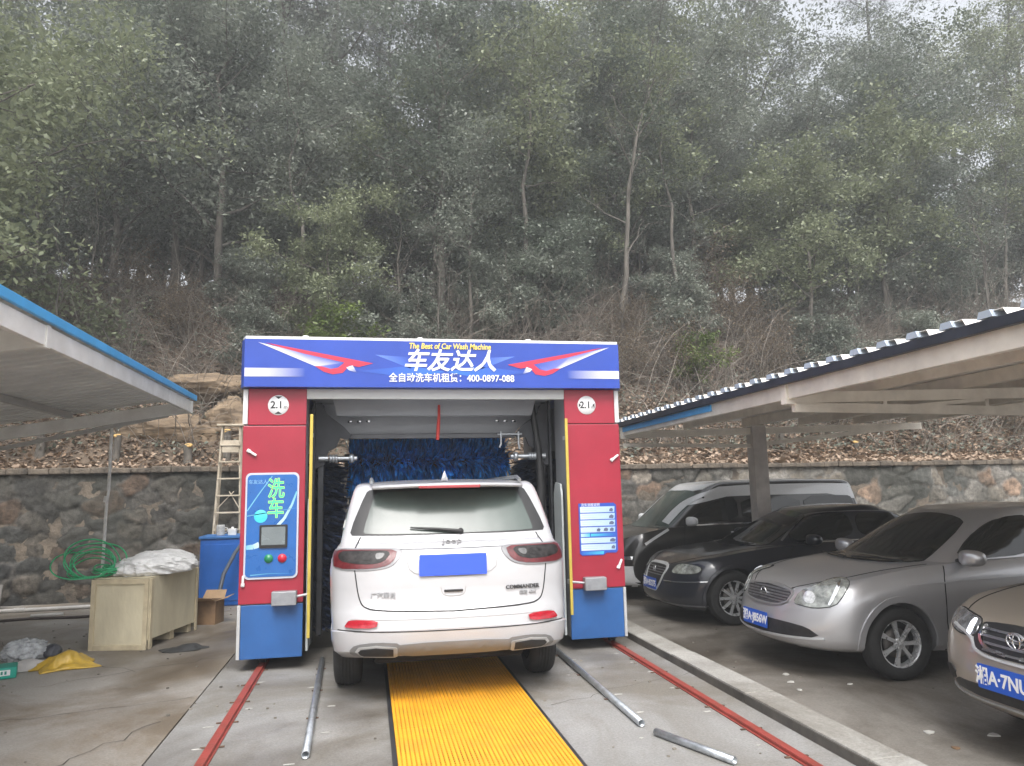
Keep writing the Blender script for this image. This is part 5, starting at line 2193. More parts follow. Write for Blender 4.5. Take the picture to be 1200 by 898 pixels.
# ---- silver sedan
t, ob, bv, P = cars['sil']
patch('windshield', bv, frame('top'), [(1.10, -.50), (1.02, 0), (1.10, .46), (1.20, .59), (1.34, .635), (1.95, .50), (2.0, .38), (2.03, 0), (2.0, -.38), (1.95, -.50), (1.34, -.635), (1.20, -.59)], M_glass, t, .009, rnd=1, step=.05)
patch('rear_window', bv, frame('top'), [(3.42, -.52), (3.42, .52), (4.02, .62), (4.08, 0), (4.02, -.62)], M_glass, t, .009, rnd=1, step=.05)
side_glass('sil', [[(1.58, .985), (2.55, 1.02), (2.55, 1.365), (2.3, 1.36), (2.08, 1.30), (1.80, 1.15)], [(2.64, 1.02), (3.45, 1.045), (3.45, 1.30), (3.2, 1.355), (2.64, 1.365)], [(3.52, 1.05), (3.86, 1.06), (3.52, 1.30)]])
for s in (-1, 1):
    S = frame('side', s)
    seam('door_gap', bv, S, [(1.42, .95), (1.36, .80), (1.36, .40), (1.42, .24)], t)
    seam('door_gap', bv, S, [(2.60, 1.0), (2.62, .24)], t)
    seam('door_gap', bv, S, [(3.46, 1.02), (3.42, .70), (3.20, .42), (3.18, .26)], t)
    seam('crease', bv, S, [(1.0, .80), (2.4, .84), (4.2, .90)], t, .012, P_silver, .006)
    seam('sill', bv, S, [(1.30, .225), (3.22, .225)], t, .03, M_black, .006)
    arch_trim('wheel_arch', bv, .90, .31, .352, s, P_silver, t, .05, -5, 185)
    arch_trim('wheel_arch', bv, 3.60, .31, .352, s, P_silver, t, .05, -5, 185)
    mirror_obj(t, 1.60, s * .76, 1.02, s, P_silver)
    for x in (2.42, 3.30):
        q = bv.ray_cast(Vector((x, s * 3, .87)), Vector((0, -s, 0)))[0]
        b = MB()
        b.tube([(x - .09, q.y, .872), (x - .07, q.y + s * .028, .874), (x + .07, q.y + s * .028, .876), (x + .09, q.y, .876)], .013, 8)
        b.build('door_handle', M_chrome, t)
    # bonnet shut line
    seam('bonnet_gap', bv, frame('top'), [(.16, s * .30), (.34, s * .52), (.62, s * .66), (1.30, s * .735)], t, .008)
    C = frame('corner', s, R(48), (.25, .62))
    hp = cpoly([(.138, .433, .643), (.199, .45, .736), (.304, .54, .80), (.45, .55, .848), (.536, .635, .862), (.52, .74, .84), (.43, .765, .74), (.337, .755, .645), (.22, .63, .618), (.165, .52, .630)], R(48), (.25, .62))
    hl = patch('headlight', bv, C, grow_poly(hp, .006), M_seam, t, .004, rnd=1, step=.03)
    patch('lens', bv, C, hp, M_lens, hl, .010, rnd=1, step=.03)
    hc = (sum(p[0] for p in hp) / len(hp), sum(p[1] for p in hp) / len(hp))
    patch('lamp_unit', bv, C, [(hc[0] - .10 + dx * .055, hc[1] - .035 + dz * .05) for dx, dz in ((-1, -.6), (-1, .5), (-.3, 1), (.6, .8), (1, 0), (.6, -.9), (-.3, -1))], mat('lamp_bowl', (.86, .87, .84), .15, .5, var=.25, scale=30), hl, .013, rnd=2, step=.03)
    patch('lamp_unit', bv, C, [(hc[0] + .02 + dx * .06, hc[1] + .015 + dz * .05) for dx, dz in ((-1, -.7), (-.8, .6), (.1, 1), (.8, .8), (.7, -.6), (0, -1))], M_lens, hl, .014, rnd=2, step=.03)
    patch('indicator', bv, C, [(hc[0] + .17, hc[1] + .10), (hc[0] + .11, hc[1] - .03), (hc[0] + .07, hc[1] - .09), (hc[0] + .05, hc[1] - .085), (hc[0] + .09, hc[1] - .01), (hc[0] + .14, hc[1] + .105)], M_chrome, hl, .015, rnd=1, step=.03)
gr = patch('grille', bv, FR, [(-.39, .735), (0, .758), (.39, .735), (.36, .645), (.26, .605), (-.26, .605), (-.36, .645)], mat('silver_grille_back', (.10, .10, .11), .4, .5, var=.1), t, .006, rnd=1, step=.04)
for k in range(5):
    z = .632 + k * .023
    w_ = .33 + k * .010
    seam('grille_bar', bv, FR, [(-w_, z), (0, z + .008), (w_, z)], gr, .010, M_gbar, .014)
seam('grille_frame', bv, FR, [(-.37, .645), (-.40, .738), (0, .764), (.40, .738), (.37, .645), (.26, .597), (-.26, .597), (-.37, .645)], gr, .016, mat('silver_trim', (.34, .34, .35), .3, .6, var=.05), .014)
q = bv.ray_cast(Vector((-3, 0, .69)), Vector((1, 0, 0)))[0]
b = MB()
b.lathe([(.040, -.006), (.050, -.006), (.050, .008), (.040, .008)], 24, Matrix.Translation((q.x - .02, 0, .69)) @ Matrix.Rotation(-PI / 2, 4, 'Y'), close=True)
b.box(q.x - .03, q.x - .014, -.062, .062, .680, .700, .002)
b.build('emblem', M_chrome, gr)
patch('lower_grille', bv, FR, [(-.69, .375), (-.60, .455), (-.40, .475), (0, .48), (.40, .475), (.60, .455), (.69, .375), (.40, .362), (0, .352), (-.40, .362)], M_grille, t, .006, rnd=1, step=.04)
seam('bumper_strip', bv, FR, [(-.70, .366), (-.4, .352), (0, .342), (.4, .352), (.70, .366)], t, .012, M_alu, .012)


def frontM(x, y, z, tilt=0.0):
    """Writing plane facing -x: the viewer in front sees local X running to -y."""
    return Matrix.Translation((x, y, z)) @ Matrix(((0, 0, -1, 0), (-1, 0, 0, 0), (0, 1, 0, 0), (0, 0, 0, 1))) @ Matrix.Rotation(tilt, 4, 'X')


q = bv.ray_cast(Vector((-3, 0, .455)), Vector((1, 0, 0)))[0]
plate_obj(t, None, .44, .14, '湘A·J856W', frontM(q.x - .022, .02, .455, -.05), M_plate, size=.105)
q = bv.ray_cast(Vector((.95, 0, 3)), Vector((0, 0, -1)))[0]
for a, c in (((1.16, .62), (1.02, .02)), ((1.05, -.02), (1.17, -.60))):
    b = MB()
    pa = bv.ray_cast(Vector((a[0], a[1], 3)), Vector((0, 0, -1)))[0]
    pc = bv.ray_cast(Vector((c[0], c[1], 3)), Vector((0, 0, -1)))[0]
    b.tube([pa + Vector((0, 0, .02)), (pa + pc) / 2 + Vector((-.01, 0, .03)), pc + Vector((0, 0, .02))], .009, 6)
    b.build('windshield_wiper', M_black, t)

# ---- dark sedan
t, ob, bv, P = cars['drk']
patch('windshield', bv, frame('top'), [(1.13, -.50), (1.05, 0), (1.13, .48), (1.24, .62), (1.37, .66), (2.02, .51), (2.07, .38), (2.10, 0), (2.07, -.38), (2.02, -.51), (1.37, -.66), (1.24, -.62)], M_glass, t, .009, rnd=1, step=.05)
side_glass('drk', [[(1.52, .965), (2.55, .985), (2.55, 1.31), (2.20, 1.30), (2.0, 1.24)], [(2.63, .985), (3.42, 1.0), (3.42, 1.26), (3.1, 1.30), (2.63, 1.31)], [(3.49, 1.0), (3.85, 1.01), (3.49, 1.21)]])
for s in (-1, 1):
    S = frame('side', s)
    seam('door_gap', bv, S, [(1.62, .92), (1.52, .80), (1.50, .40), (1.54, .24)], t)
    seam('door_gap', bv, S, [(2.79, .96), (2.80, .24)], t)
    seam('window_trim', bv, S, [(1.70, .955), (2.8, .972), (4.08, 1.0)], t, .012, M_chrome, .008)
    seam('window_trim', bv, S, [(1.54, .98), (1.98, 1.26), (2.20, 1.325), (2.7, 1.335), (3.15, 1.322), (3.5, 1.23)], t, .012, mat('dull_trim', (.2, .2, .21), .4, .6), .008)
    arch_trim('wheel_arch', bv, .76, .325, .368, s, P_navy, t, .03)
    arch_trim('wheel_arch', bv, 3.50, .325, .368, s, P_navy, t, .03)
    mirror_obj(t, 1.82, s * .80, 1.0, s, P_navy)
    C = frame('corner', s, R(35), (.2, .60))
    hp = cpoly([(.119, .43, .605), (.176, .434, .684), (.227, .49, .725), (.294, .631, .728), (.378, .77, .705), (.37, .80, .66), (.30, .75, .620)], R(35), (.2, .60))
    hl = patch('headlight', bv, C, grow_poly(hp, .008), M_seam, t, .004, rnd=2, step=.03)
    patch('lens', bv, C, hp, M_lens, hl, .009, rnd=2, step=.03)
    seam('bumper_strip', bv, C, cpoly([(.065, .321, .509), (.16, .52, .512), (.24, .721, .522), (.427, .85, .536)], R(35), (.2, .60)), t, .014, M_chrome, .010)
    seam('bonnet_gap', bv, frame('top'), [(.18, s * .30), (.34, s * .50), (.62, s * .68), (1.45, s * .76)], t, .008)
    seam('lower_lip', bv, C, [(-.40, .25), (-.1, .235), (.3, .235)], t, .018, mat('dull_trim', (.2, .2, .21)), .01)
gr = patch('grille', bv, FR, [(-.31, .69), (.31, .69), (.24, .48), (.17, .38), (-.17, .38), (-.24, .48)], M_grille, t, .006, rnd=1)
seam('grille_frame', bv, FR, [(-.17, .375), (-.24, .48), (-.325, .695), (0, .706), (.325, .695), (.24, .48), (.17, .375), (-.17, .375)], gr, .022, M_alu, .014)
for k in range(4):
    seam('grille_bar', bv, FR, [(-.25 - k * .012, .565 + k * .03), (.25 + k * .012, .565 + k * .03)], gr, .009, M_gbar, .012, rnd=False)
q = bv.ray_cast(Vector((-3, 0, .62)), Vector((1, 0, 0)))[0]
b = MB()
b.lathe([(.034, -.004), (.042, -.004), (.042, .006), (.034, .006)], 24, Matrix.Translation((q.x - .018, 0, .635)) @ Matrix.Rotation(-PI / 2, 4, 'Y'), close=True)
b.prism([(-.022, .022), (-.006, -.03), (.006, -.03), (.022, .022), (.014, .022), (0, -.012), (-.014, .022)], .004, frontM(q.x - .016, 0, .635))
b.build('emblem', M_chrome, gr)
q = bv.ray_cast(Vector((-3, 0, .44)), Vector((1, 0, 0)))[0]
plate_obj(t, None, .44, .14, '湘A·B3275', frontM(q.x - .03, 0, .455, -.03), M_plate, size=.105)

# ---- champagne sedan: only its front corner is in view
t, ob, bv, P = cars['cha']
patch('windshield', bv, frame('top'), [(1.10, -.50), (1.02, 0), (1.10, .50), (1.22, .66), (1.36, .72), (1.98, .58), (2.03, .40), (2.05, 0), (2.03, -.40), (1.98, -.58), (1.36, -.72), (1.22, -.66)], M_glass, t, .009, rnd=1, step=.05)
side_glass('cha', [[(1.46, 1.01), (2.55, 1.03), (2.55, 1.395), (2.15, 1.385), (1.98, 1.33)], [(2.64, 1.03), (3.45, 1.05), (3.45, 1.33), (3.2, 1.385), (2.64, 1.395)]])
gp = [(-.35, .79), (-.2, .805), (.2, .805), (.35, .79), (.36, .70), (.28, .62), (-.28, .62), (-.36, .70)]
gr = patch('grille', bv, FR, gp, M_grille, t, .006, rnd=1)
seam('grille_frame', bv, FR, [(-.60, .74), (-.37, .70), (-.29, .612), (0, .60), (.29, .612), (.37, .70), (.60, .74)], gr, .014, M_alu, .016)
for k in range(4):
    w_ = .24 + k * .02
    seam('grille_bar', bv, FR, [(-w_, .645 + k * .038), (0, .640 + k * .038), (w_, .645 + k * .038)], gr, .010, M_gbar, .016)
for s in (-1, 1):
    seam('grille_bar', bv, FR, [(s * .30, .775), (s * .29, .70), (s * .22, .655), (s * .05, .64)], gr, .018, M_chrome, .020)
q = bv.ray_cast(Vector((-3, 0, .73)), Vector((1, 0, 0)))[0]
b = MB()
for rx_, rz_, zz in ((.072, .048, 0), (.026, .046, 0), (.048, .020, .022)):
    ring = []
    for k in range(25):
        a = 2 * PI * k / 24
        ring.append((q.x - .026, rx_ * math.cos(a),   .735 + zz + rz_ * math.sin(a)))
    b.tube(ring, .006, 6, False)
b.build('emblem', M_chrome, gr)
for s in (-1, 1):
    C = frame('corner', s, R(30), (.2, .66))
    hp = cpoly([(.09, .34, .70), (.17, .36, .80), (.22, .50, .815), (.30, .66, .83), (.34, .74, .82), (.26, .70, .74), (.13, .52, .70)], R(30), (.2, .66))
    hl = patch('headlight', bv, C, grow_poly(hp, .008), M_seam, t, .004, rnd=2, step=.03)
    patch('lens', bv, C, hp, mat('bluish_lens', (.30, .31, .33), .1, .4, var=.35, scale=20, coat=1.0), hl, .009, rnd=2, step=.03)
    patch('running_light', bv, C, cpoly([(.10, .385, .705), (.19, .385, .795), (.19, .43, .795), (.10, .43, .705)], R(30), (.2, .66)), mat('running_light_glow', (.8, .82, .9), .3, var=0, emis=(.85, .9, 1.0), estr=.9), hl, .014, rnd=1, step=.03)
    seam('bonnet_gap', bv, frame('top'), [(.16, s * .50), (.34, s * .62), (.62, s * .72), (1.30, s * .78)], t, .008)
    arch_trim('wheel_arch', bv, .90, .31, .352, s, P_champ, t, .03)
    mirror_obj(t, 1.60, s * .80, 1.03, s, P_champ)
    fg = patch('fog_light_recess', bv, C, [(-.16, .40), (-.20, .47), (-.08, .49), (.06, .45), (.00, .39)], M_grille, t, .006, rnd=1, step=.03)
patch('lower_grille', bv, FR, [(-.46, .435), (.46, .435), (.56, .39), (.50, .36), (-.50, .36), (-.56, .39)], M_grille, t, .006, rnd=1)
seam('lip_strip', bv, FR, [(-.74, .33), (-.5, .335), (0, .345), (.5, .335), (.74, .33)], t, .016, M_alu, .012)
q = bv.ray_cast(Vector((-3, 0, .50)), Vector((1, 0, 0)))[0]
plate_obj(t, None, .46, .145, '湘A·7NU52', frontM(q.x - .022, 0, .50, -.03), M_plate, size=.112)

# ---- van
t, ob, bv, P = cars['van']
# silver roof, pillars and upper shell
patch('roof_panel', bv, frame('top'), [(1.62, -.62), (1.55, 0), (1.62, .62), (2.0, .70), (4.25, .70), (4.44, .60), (4.47, 0), (4.44, -.60), (4.25, -.70), (2.0, -.70)], P_vsilv, t, .010, rnd=1, step=.06)
patch('windshield', bv, frame('top'), [(.88, -.50), (.82, 0), (.88, .50), (.98, .72), (1.14, .77), (1.60, .66), (1.60, .40), (1.60, 0), (1.60, -.40), (1.60, -.66), (1.14, -.77), (.98, -.72)], M_rglass, t, .004, rnd=1, step=.07)
for s in (-1, 1):
    S = frame('side', s)
    patch('upper_side_panel', bv, S, [(1.30, 1.38), (1.70, 1.60), (2.0, 1.71), (4.25, 1.71), (4.42, 1.62), (4.53, 1.12), (4.36, 1.12), (4.30, 1.54), (2.1, 1.54), (1.85, 1.49)], P_vsilv, t, .005, rnd=1, step=.06)
    seam('pillar_strip', bv, S, [(1.06, 1.13), (1.25, 1.30), (1.45, 1.46), (1.7, 1.58), (2.0, 1.63)], t, .05, P_vsilv, .014)
    seam('fender_strip', bv, S, [(.60, .84), (.78, .94), (1.0, 1.05)], t, .035, P_vsilv, .012)
    for pl in ([(1.30, 1.15), (2.20, 1.15), (2.20, 1.51), (1.90, 1.49), (1.55, 1.32)], [(2.27, 1.15), (3.30, 1.16), (3.30, 1.51), (2.27, 1.51)], [(3.37, 1.16), (4.28, 1.18), (4.25, 1.47), (4.16, 1.51), (3.37, 1.51)]):
        patch('side_window', bv, S, pl, M_glass, t, .011, rnd=1, step=.05)
    seam('waist_strip', bv, S, [(1.30, 1.10), (2.6, 1.115), (4.40, 1.14)], t, .022, M_chrome, .010)
    seam('door_gap', bv, S, [(1.28, 1.1), (1.22, .8), (1.30, .3)], t)
    seam('door_gap', bv, S, [(2.24, 1.1), (2.26, .3)], t)
    seam('sill', bv, S, [(.3, .235), (4.5, .235)], t, .05, P_vsilv, .008, rnd=False)
    mirror_obj(t, 1.30, s * .88, 1.17, s, P_vsilv, 1.0)
    C = frame('corner', s, R(30), (.2, .60))
    hp = [(-.22, .70), (-.20, .82), (0, .84), (.14, .84), (.12, .72)]
    hl = patch('headlight', bv, C, hp, M_lens, t, .006, rnd=2, step=.03)
    for x in (2.12,):
        q = bv.ray_cast(Vector((x, s * 3, .98)), Vector((0, -s, 0)))[0]
        b = MB()
        b.tube([(x - .09, q.y, .98), (x - .07, q.y + s * .03, .98), (x + .07, q.y + s * .03, .98), (x + .09, q.y, .98)], .012, 8)
        b.build('door_handle', M_chrome, t)
patch('bumper', bv, FR, [(-.86, .52), (.86, .52), (.86, .24), (-.86, .24)], P_vsilv, t, .010, rnd=0)
gr = patch('grille', bv, FR, [(-.30, .90), (.30, .90), (.22, .70), (-.22, .70)], M_grille, t, .006, rnd=1)
seam('grille_frame', bv, FR, [(-.22, .695), (-.31, .91), (.31, .91), (.22, .695), (-.22, .695)], gr, .02, M_chrome, .014)
seam('bumper_strip', bv, FR, [(-.86, .64), (0, .65), (.86, .64)], t, .05, M_chrome, .014)
q = bv.ray_cast(Vector((-3, 0, .40)), Vector((1, 0, 0)))[0]
patch('lower_grille', bv, FR, [(-.6, .44), (.6, .44), (.55, .34), (-.55, .34)], M_grille, t, .014, rnd=1)

# ================================================================== THINGS LYING ABOUT THE YARD
M_ply = mat('pale_plywood', (.70, .64, .47), .75, var=.10, scale=2.2, bump=.2, bscale=30, dark=(.52, .46, .33), stretch=(1, 1, .4))
M_batten = mat('pine_batten', (.60, .52, .36), .75, var=.15, scale=5, dark=(.44, .37, .25))
A_ = Vector((-3.0, 9.23, 0))
B_ = Vector((-2.385, 9.09, 0))
ang = math.atan2(B_.y - A_.y, B_.x - A_.x)
crate = thing('wooden_crate', 'long pale plywood crate with a white bundle and green hose on it', 'crate', A_, ang)
CW, CD, CH = .645, 1.22, .76
for nm, bx in (('front_panel', (.012, CW - .012, .010, .024, .03, CH)), ('back_panel', (.012, CW - .012, CD - .02, CD - .006, .03, CH)),
               ('side_panel', (.0, .014, .026, CD - .022, .10, CH)), ('side_panel', (CW - .014, CW, .026, CD - .022, .10, CH)),
               ('lid', (.004, CW - .004, .03, CD - .024, CH + .001, CH + .014))):
    b = MB()
    b.box(*bx, .003)
    b.build(nm, M_ply, crate)
for x in (.0, CW - .05):
    b = MB()
    b.box(x, x + .05, -.012, .009, .0, CH, .003)
    b.build('batten', M_batten, crate)
for z in (.0, CH - .055):
    b = MB()
    b.box(.052, CW - .052, -.010, .009, z, z + .055, .003)
    b.build('batten', M_batten, crate)
for y in (.03, CD - .085):
    b = MB()
    b.box(CW + .001, CW + .018, y, y + .05, .0, CH, .003)
    b.build('batten', M_batten, crate)
for y in (.08, .58, CD - .2):
    b = MB()
    b.box(.02, CW - .02, y, y + .09, .0, .095, .004)
    b.build('skid', M_batten, crate)


def local_to_world(p):
    return Matrix.Translation(A_) @ Matrix.Rotation(ang, 4, 'Z') @ Vector(p)


def lumpy(name, m, c, s, seed, amp=.25, fr=2.2, flat=0.0, sub=5, rz=0.0, label=None, cat=None, ridged=False):
    bm = bmesh.new()
    bmesh.ops.create_icosphere(bm, subdivisions=sub, radius=1)
    P = np.array([tuple(v.co) for v in bm.verts])
    n = vnoise(P[:, 0] * fr + P[:, 2] * fr * .8, P[:, 1] * fr - P[:, 2] * fr * .6 + 7, seed, 4, 1.0)
    n2 = vnoise(P[:, 0] * fr * 2.3 + 3, P[:, 1] * fr * 2.3 + P[:, 2] * fr * 2, seed + 9, 4, 1.0)
    if ridged:
        n = n * .5 + (1 - np.abs(n2) * 2.2) * .45
    P = P * (1 + amp * n)[:, None]
    P[:, 2] = np.where(P[:, 2] < -flat, -flat + (P[:, 2] + flat) * .05, P[:, 2])
    P[:, 2] += flat
    for v, q in zip(bm.verts, P):
        v.co = Vector(q * np.array(s))
    me = bpy.data.meshes.new(name)
    bm.to_mesh(me)
    bm.free()
    me.materials.append(m)
    for p in me.polygons:
        p.use_smooth = True
    o = bpy.data.objects.new(name, me)
    o.location = c
    o.rotation_euler = (0, 0, rz)
    link(o)
    if label:
        tag(o, label, cat)
    return o


M_cloth = mat('white_plastic_sheet', (.80, .80, .79), .5, var=.08, scale=7, bump=.3, bscale=30, dark=(.62, .62, .61))
c = local_to_world((CW * .60, .68, CH + .015))
lumpy('plastic_bundle', M_cloth, c, (.36, .60, .17), 4, .24, 1.25, .35, 6, ang, 'crumpled white plastic bundle lying along the top of the plywood crate', 'bundle', True)
c2 = local_to_world((CW * .8, .30, CH + .015))
# coil of green hose
M_green = mat('green_hose', (.03, .42, .17), .35, var=.12, scale=9, coat=.3)
g = random.Random(8)
b = MB()
for k in range(15):
    pts = []
    r0 = g.uniform(.20, .30)
    up_ = k < 7
    tilt = g.uniform(.55, 1.35) if up_ else g.uniform(-.05, .12)
    sp = g.uniform(-.7, .7)
    r0 = r0 if up_ else g.uniform(.10, .24)
    ox = (-.10 if up_ else .20) + g.uniform(-.07, .07)
    for i in range(41):
        a = 2 * PI * i / 40
        x = r0 * math.cos(a) * 1.15
        y = r0 * .85 * math.sin(a)
        q = Vector((x, y, .012 * math.sin(3 * a + k)))
        q = Matrix.Rotation(sp, 3, 'Z') @ (Matrix.Rotation(tilt, 3, 'X') @ q)
        q += Vector((ox, g.uniform(-.003, .003), (r0 * .85 * math.sin(tilt) * .82 if up_ else .02) + .006 * k))
        q.z = max(q.z, .009 + .002 * k)
        pts.append(q)
    b.tube(pts, .0085, 6, False)
o = b.build('hose_coil', M_green)
o.location = local_to_world((-.02, .16, CH + .012))
o.rotation_euler = (0, 0, .3)
tag(o, 'loose coil of bright green hose drooping over the near left end of the crate', 'hose')

# blue tank, stepladder, cans
M_tank = mat('blue_tank', (.015, .12, .46), .45, var=.10, scale=2.5)
tank = thing('water_tank', 'blue square tank beside the left tower under the stepladder', 'tank', (-2.5, 12.25, 0))
b = MB()
b.box(0, .72, 0, .62, .0, 1.0, .02)
b.box(.05, .67, -.012, .0, .08, .92, .004)
b.build('tank_body', M_tank, tank)
b = MB()
b.box(-.02, .74, -.02, .64, 1.001, 1.045, .01)
b.build('rim', mat('tank_rim', (.04, .16, .42), .5, var=.1), tank)
M_lad = mat('pale_ladder_wood', (.48, .42, .33), .7, var=.15, scale=6, dark=(.32, .27, .20))
lad = thing('stepladder', 'tall pale wooden stepladder standing between the wall and the blue tank', 'ladder', (-2.26, 13.0, 0))
TOP = 2.80
for s in (-1, 1):
    b = MB()
    b.bar((s * .25 - .0, -.02, 0), (s * .145 + .03, .02, TOP), .055, .028, 0, .003)
    b.build('front_rail', M_lad, lad)
    b = MB()
    b.bar((s * .24, .27, 0), (s * .14 + .03, .07, TOP), .04, .025, 0, .003)
    b.build('rear_rail', M_lad, lad)
for k in range(9):
    z = .28 + k * .275
    w = .25 - .105 * z / TOP
    cx_ = .03 * z / TOP
    b = MB()
    b.box(cx_ - w, cx_ + w, -.045, .03, z - .012, z + .012, .003)
    b.build('step', M_lad, lad)
b = MB()
b.box(-.19, .25, -.05, .12, TOP, TOP + .03, .004)
b.build('top_cap', M_lad, lad)
b = MB()
b.bar((-.15, .0, 1.45), (.10, .0, 1.72), .03, .012)
b.bar((.19, .0, 1.45), (.03, .0, 1.72), .03, .012)
b.box(-.10, .16, -.028, -.022, 2.36, 2.56, .002)
b.build('brace', M_lad, lad)
b = MB()
b.lathe([(0, 0), (.06, 0), (.062, .01), (.062, .15), (.058, .16), (0, .16)], 20)
b.tube([(.06, 0, .12), (.10, 0, .11), (.10, 0, .05), (.06, 0, .04)], .008, 6)
o = b.build('paint_can', mat('can_white', (.55, .55, .54), .35, .2, var=.25, scale=12))
o.location = (-2.24, 12.42, 1.046)
tag(o, 'small whitish can with a side handle standing on the blue tank', 'can')
b = MB()
b.box(-.06, .06, -.05, .05, 0, .10, .008)
b.lathe([(.02, .10), (.02, .125), (0, .125)], 12)
o = b.build('jug', mat('jug_white', (.66, .66, .65), .4, var=.05))
o.location = (-2.06, 12.40, 1.046)
tag(o, 'small square white jug on the blue tank next to the tower', 'jug')

# dark hose from the tank to the cardboard box
M_dhose = mat('grey_hose', (.07, .08, .10), .4, var=.1)
b = MB()
b.tube([(-1.86, 12.2, .96), (-1.95, 12.0, .80), (-2.05, 11.7, .52), (-2.07, 11.45, .22), (-2.07, 11.38, .02)], .028, 10)
b.cyl((-2.07, 11.40, .10), (-2.07, 11.38, .0), .036, 12)
tag(b.build('drain_hose', M_dhose), 'grey hose hanging from the blue tank down towards the cardboard box', 'hose')
M_card = mat('cardboard', (.27, .17, .095), .85, var=.15, scale=5, dark=(.16, .10, .06))
cb = thing('cardboard_box', 'open brown cardboard box between the crate and the left tower', 'box', (-2.05, 10.72, 0), -.25)
b = MB()
for bx in ((-.15, .15, -.13, -.124, 0, .30), (-.15, .15, .124, .13, 0, .30), (-.15, -.144, -.123, .123, 0, .30), (.144, .15, -.123, .123, 0, .30), (-.143, .143, -.123, .123, 0, .006)):
    b.box(*bx)
b.build('carton', M_card, cb)
for p0, p1, p2, p3 in (((-.15, -.13, .30), (.15, -.13, .30), (.14, -.25, .35), (-.14, -.25, .36)), ((.15, -.13, .30), (.15, .13, .30), (.29, .12, .36), (.30, -.12, .34)),
                       ((-.15, .13, .30), (-.15, -.13, .30), (-.27, -.12, .24), (-.27, .12, .25)), ((.15, .13, .30), (-.15, .13, .30), (-.14, .22, .40), (.14, .22, .40))):
    n = (Vector(p1) - Vector(p0)).cross(Vector(p3) - Vector(p0)).normalized() * .004
    P = [Vector(p) for p in (p0, p1, p2, p3)]
    Q = [p + n for p in P]
    mesh_obj('flap', P + Q, [(0, 1, 2, 3), (7, 6, 5, 4), (0, 4, 5, 1), (1, 5, 6, 2), (2, 6, 7, 3), (3, 7, 4, 0)], mat('cardboard_inner', (.40, .27, .16), .85, var=.1), cb)


def sheet(name, label, cat, c, w, d, m, seed, amp=.06, rz=0.0, nx=40, ny=30, outline_r=.0, lift=.006, fr=2.0, crease=1.0):
    """Crumpled sheet lying on the ground, closed underneath."""
    X, Y = np.meshgrid(np.linspace(-.5, .5, nx), np.linspace(-.5, .5, ny))
    rr = 1 + outline_r * vnoise(np.arctan2(Y, X) * 1.3 + seed, np.zeros_like(X), seed, 2, 1)
    x = X * w * rr
    y = Y * d * rr
    n = vnoise(x * fr * 4, y * fr * 4, seed, 4, 1)
    z = np.abs(n) * amp * (1 - (2 * np.maximum(abs(X), abs(Y))) ** 4) * crease
    z += amp * .9 * np.exp(-((X * 1.8) ** 2 + (Y * 1.6) ** 2) * 3)
    V1 = np.stack([x.ravel(), y.ravel(), z.ravel() + lift], 1)
    V0 = np.stack([x.ravel(), y.ravel(), np.full(x.size, .004)], 1)
    I = (np.arange(ny - 1)[:, None] * nx + np.arange(nx - 1)[None, :]).ravel()
    F1 = np.stack([I, I + 1, I + nx + 1, I + nx], 1)
    N_ = nx * ny
    rim = [(i, i + 1) for i in range(nx - 1)] + [((j + 1) * nx - 1, (j + 2) * nx - 1) for j in range(ny - 1)] + \
          [((ny - 1) * nx + i + 1, (ny - 1) * nx + i) for i in range(nx - 2, -1, -1)] + [((j + 1) * nx, j * nx) for j in range(ny - 2, -1, -1)]
    Fr = np.array([(b_, a_, a_ + N_, b_ + N_) for a_, b_ in rim])
    o = np_mesh(name, np.concatenate([V1, V0]), np.concatenate([F1, F1[:, ::-1] + N_, Fr]), m, smooth=True)
    o.location = c
    o.rotation_euler = (0, 0, rz)
    return tag(o, label, cat)


M_goldf = mat('gold_bag', (.62, .40, .05), .38, .1, var=.15, scale=6, coat=.2)
sheet('plastic_bag', 'shiny golden yellow bag spread on the concrete in front of the crate', 'bag', (-2.95, 8.42, 0), .54, .44, M_goldf, 3, .11, .5, outline_r=.35, fr=1.4)
sheet('paper_sheet', 'white crumpled sheet between the yellow bag and the clear bag', 'sheet', (-3.32, 8.55, 0), .62, .50, mat('off_white_sheet', (.60, .58, .56), .6, var=.1, scale=5), 6, .05, .35, outline_r=.2, fr=1.2)
lumpy('clear_bag', mat('clear_film', (.72, .75, .79), .15, 0, var=.3, scale=14, coat=.5, trans=.35, bump=.3), (-3.52, 8.98, .004), (.20, .15, .13), 15, .35, 2.6, .5, 5, .3,
      'crumpled clear plastic bag at the far side of the white sheet', 'bag', True)
lumpy('dark_bag', mat('dark_film', (.08, .085, .10), .35, var=.2), (-3.28, 9.02, .004), (.08, .09, .08), 19, .3, 2.6, .5, 4, 0, 'small dark crumpled bag next to the clear bag', 'bag', True)
gb = thing('parcel_box', 'flat teal green box with a white label cut off by the left photo edge', 'box', (-3.42, 8.12, .0), .35)
b = MB()
b.box(-.30, .16, -.13, .13, .004, .105, .012)
b.build('carton', mat('teal_box', (.01, .32, .24), .4, var=.08, scale=5), gb)
b = MB()
b.box(-.10, .11, -.133, -.130, .035, .085)
lb = b.build('box_label', M_white, gb)
b = MB()
for k in range(6):
    b.box(-.085 + k * .03, -.068 + k * .03, -.1345, -.133, .045, .075)
b.build('label_print', mat('teal_print', (.02, .25, .2), .5, var=.02), lb)
sheet('rubber_flap', 'dark rubber mat scrap lying between the crate and the blue skirt', 'mat', (-1.90, 8.98, 0), .44, .22, mat('dark_rubber', (.035, .036, .037), .6, var=.2), 9, .045, .35, outline_r=.45, fr=.9)

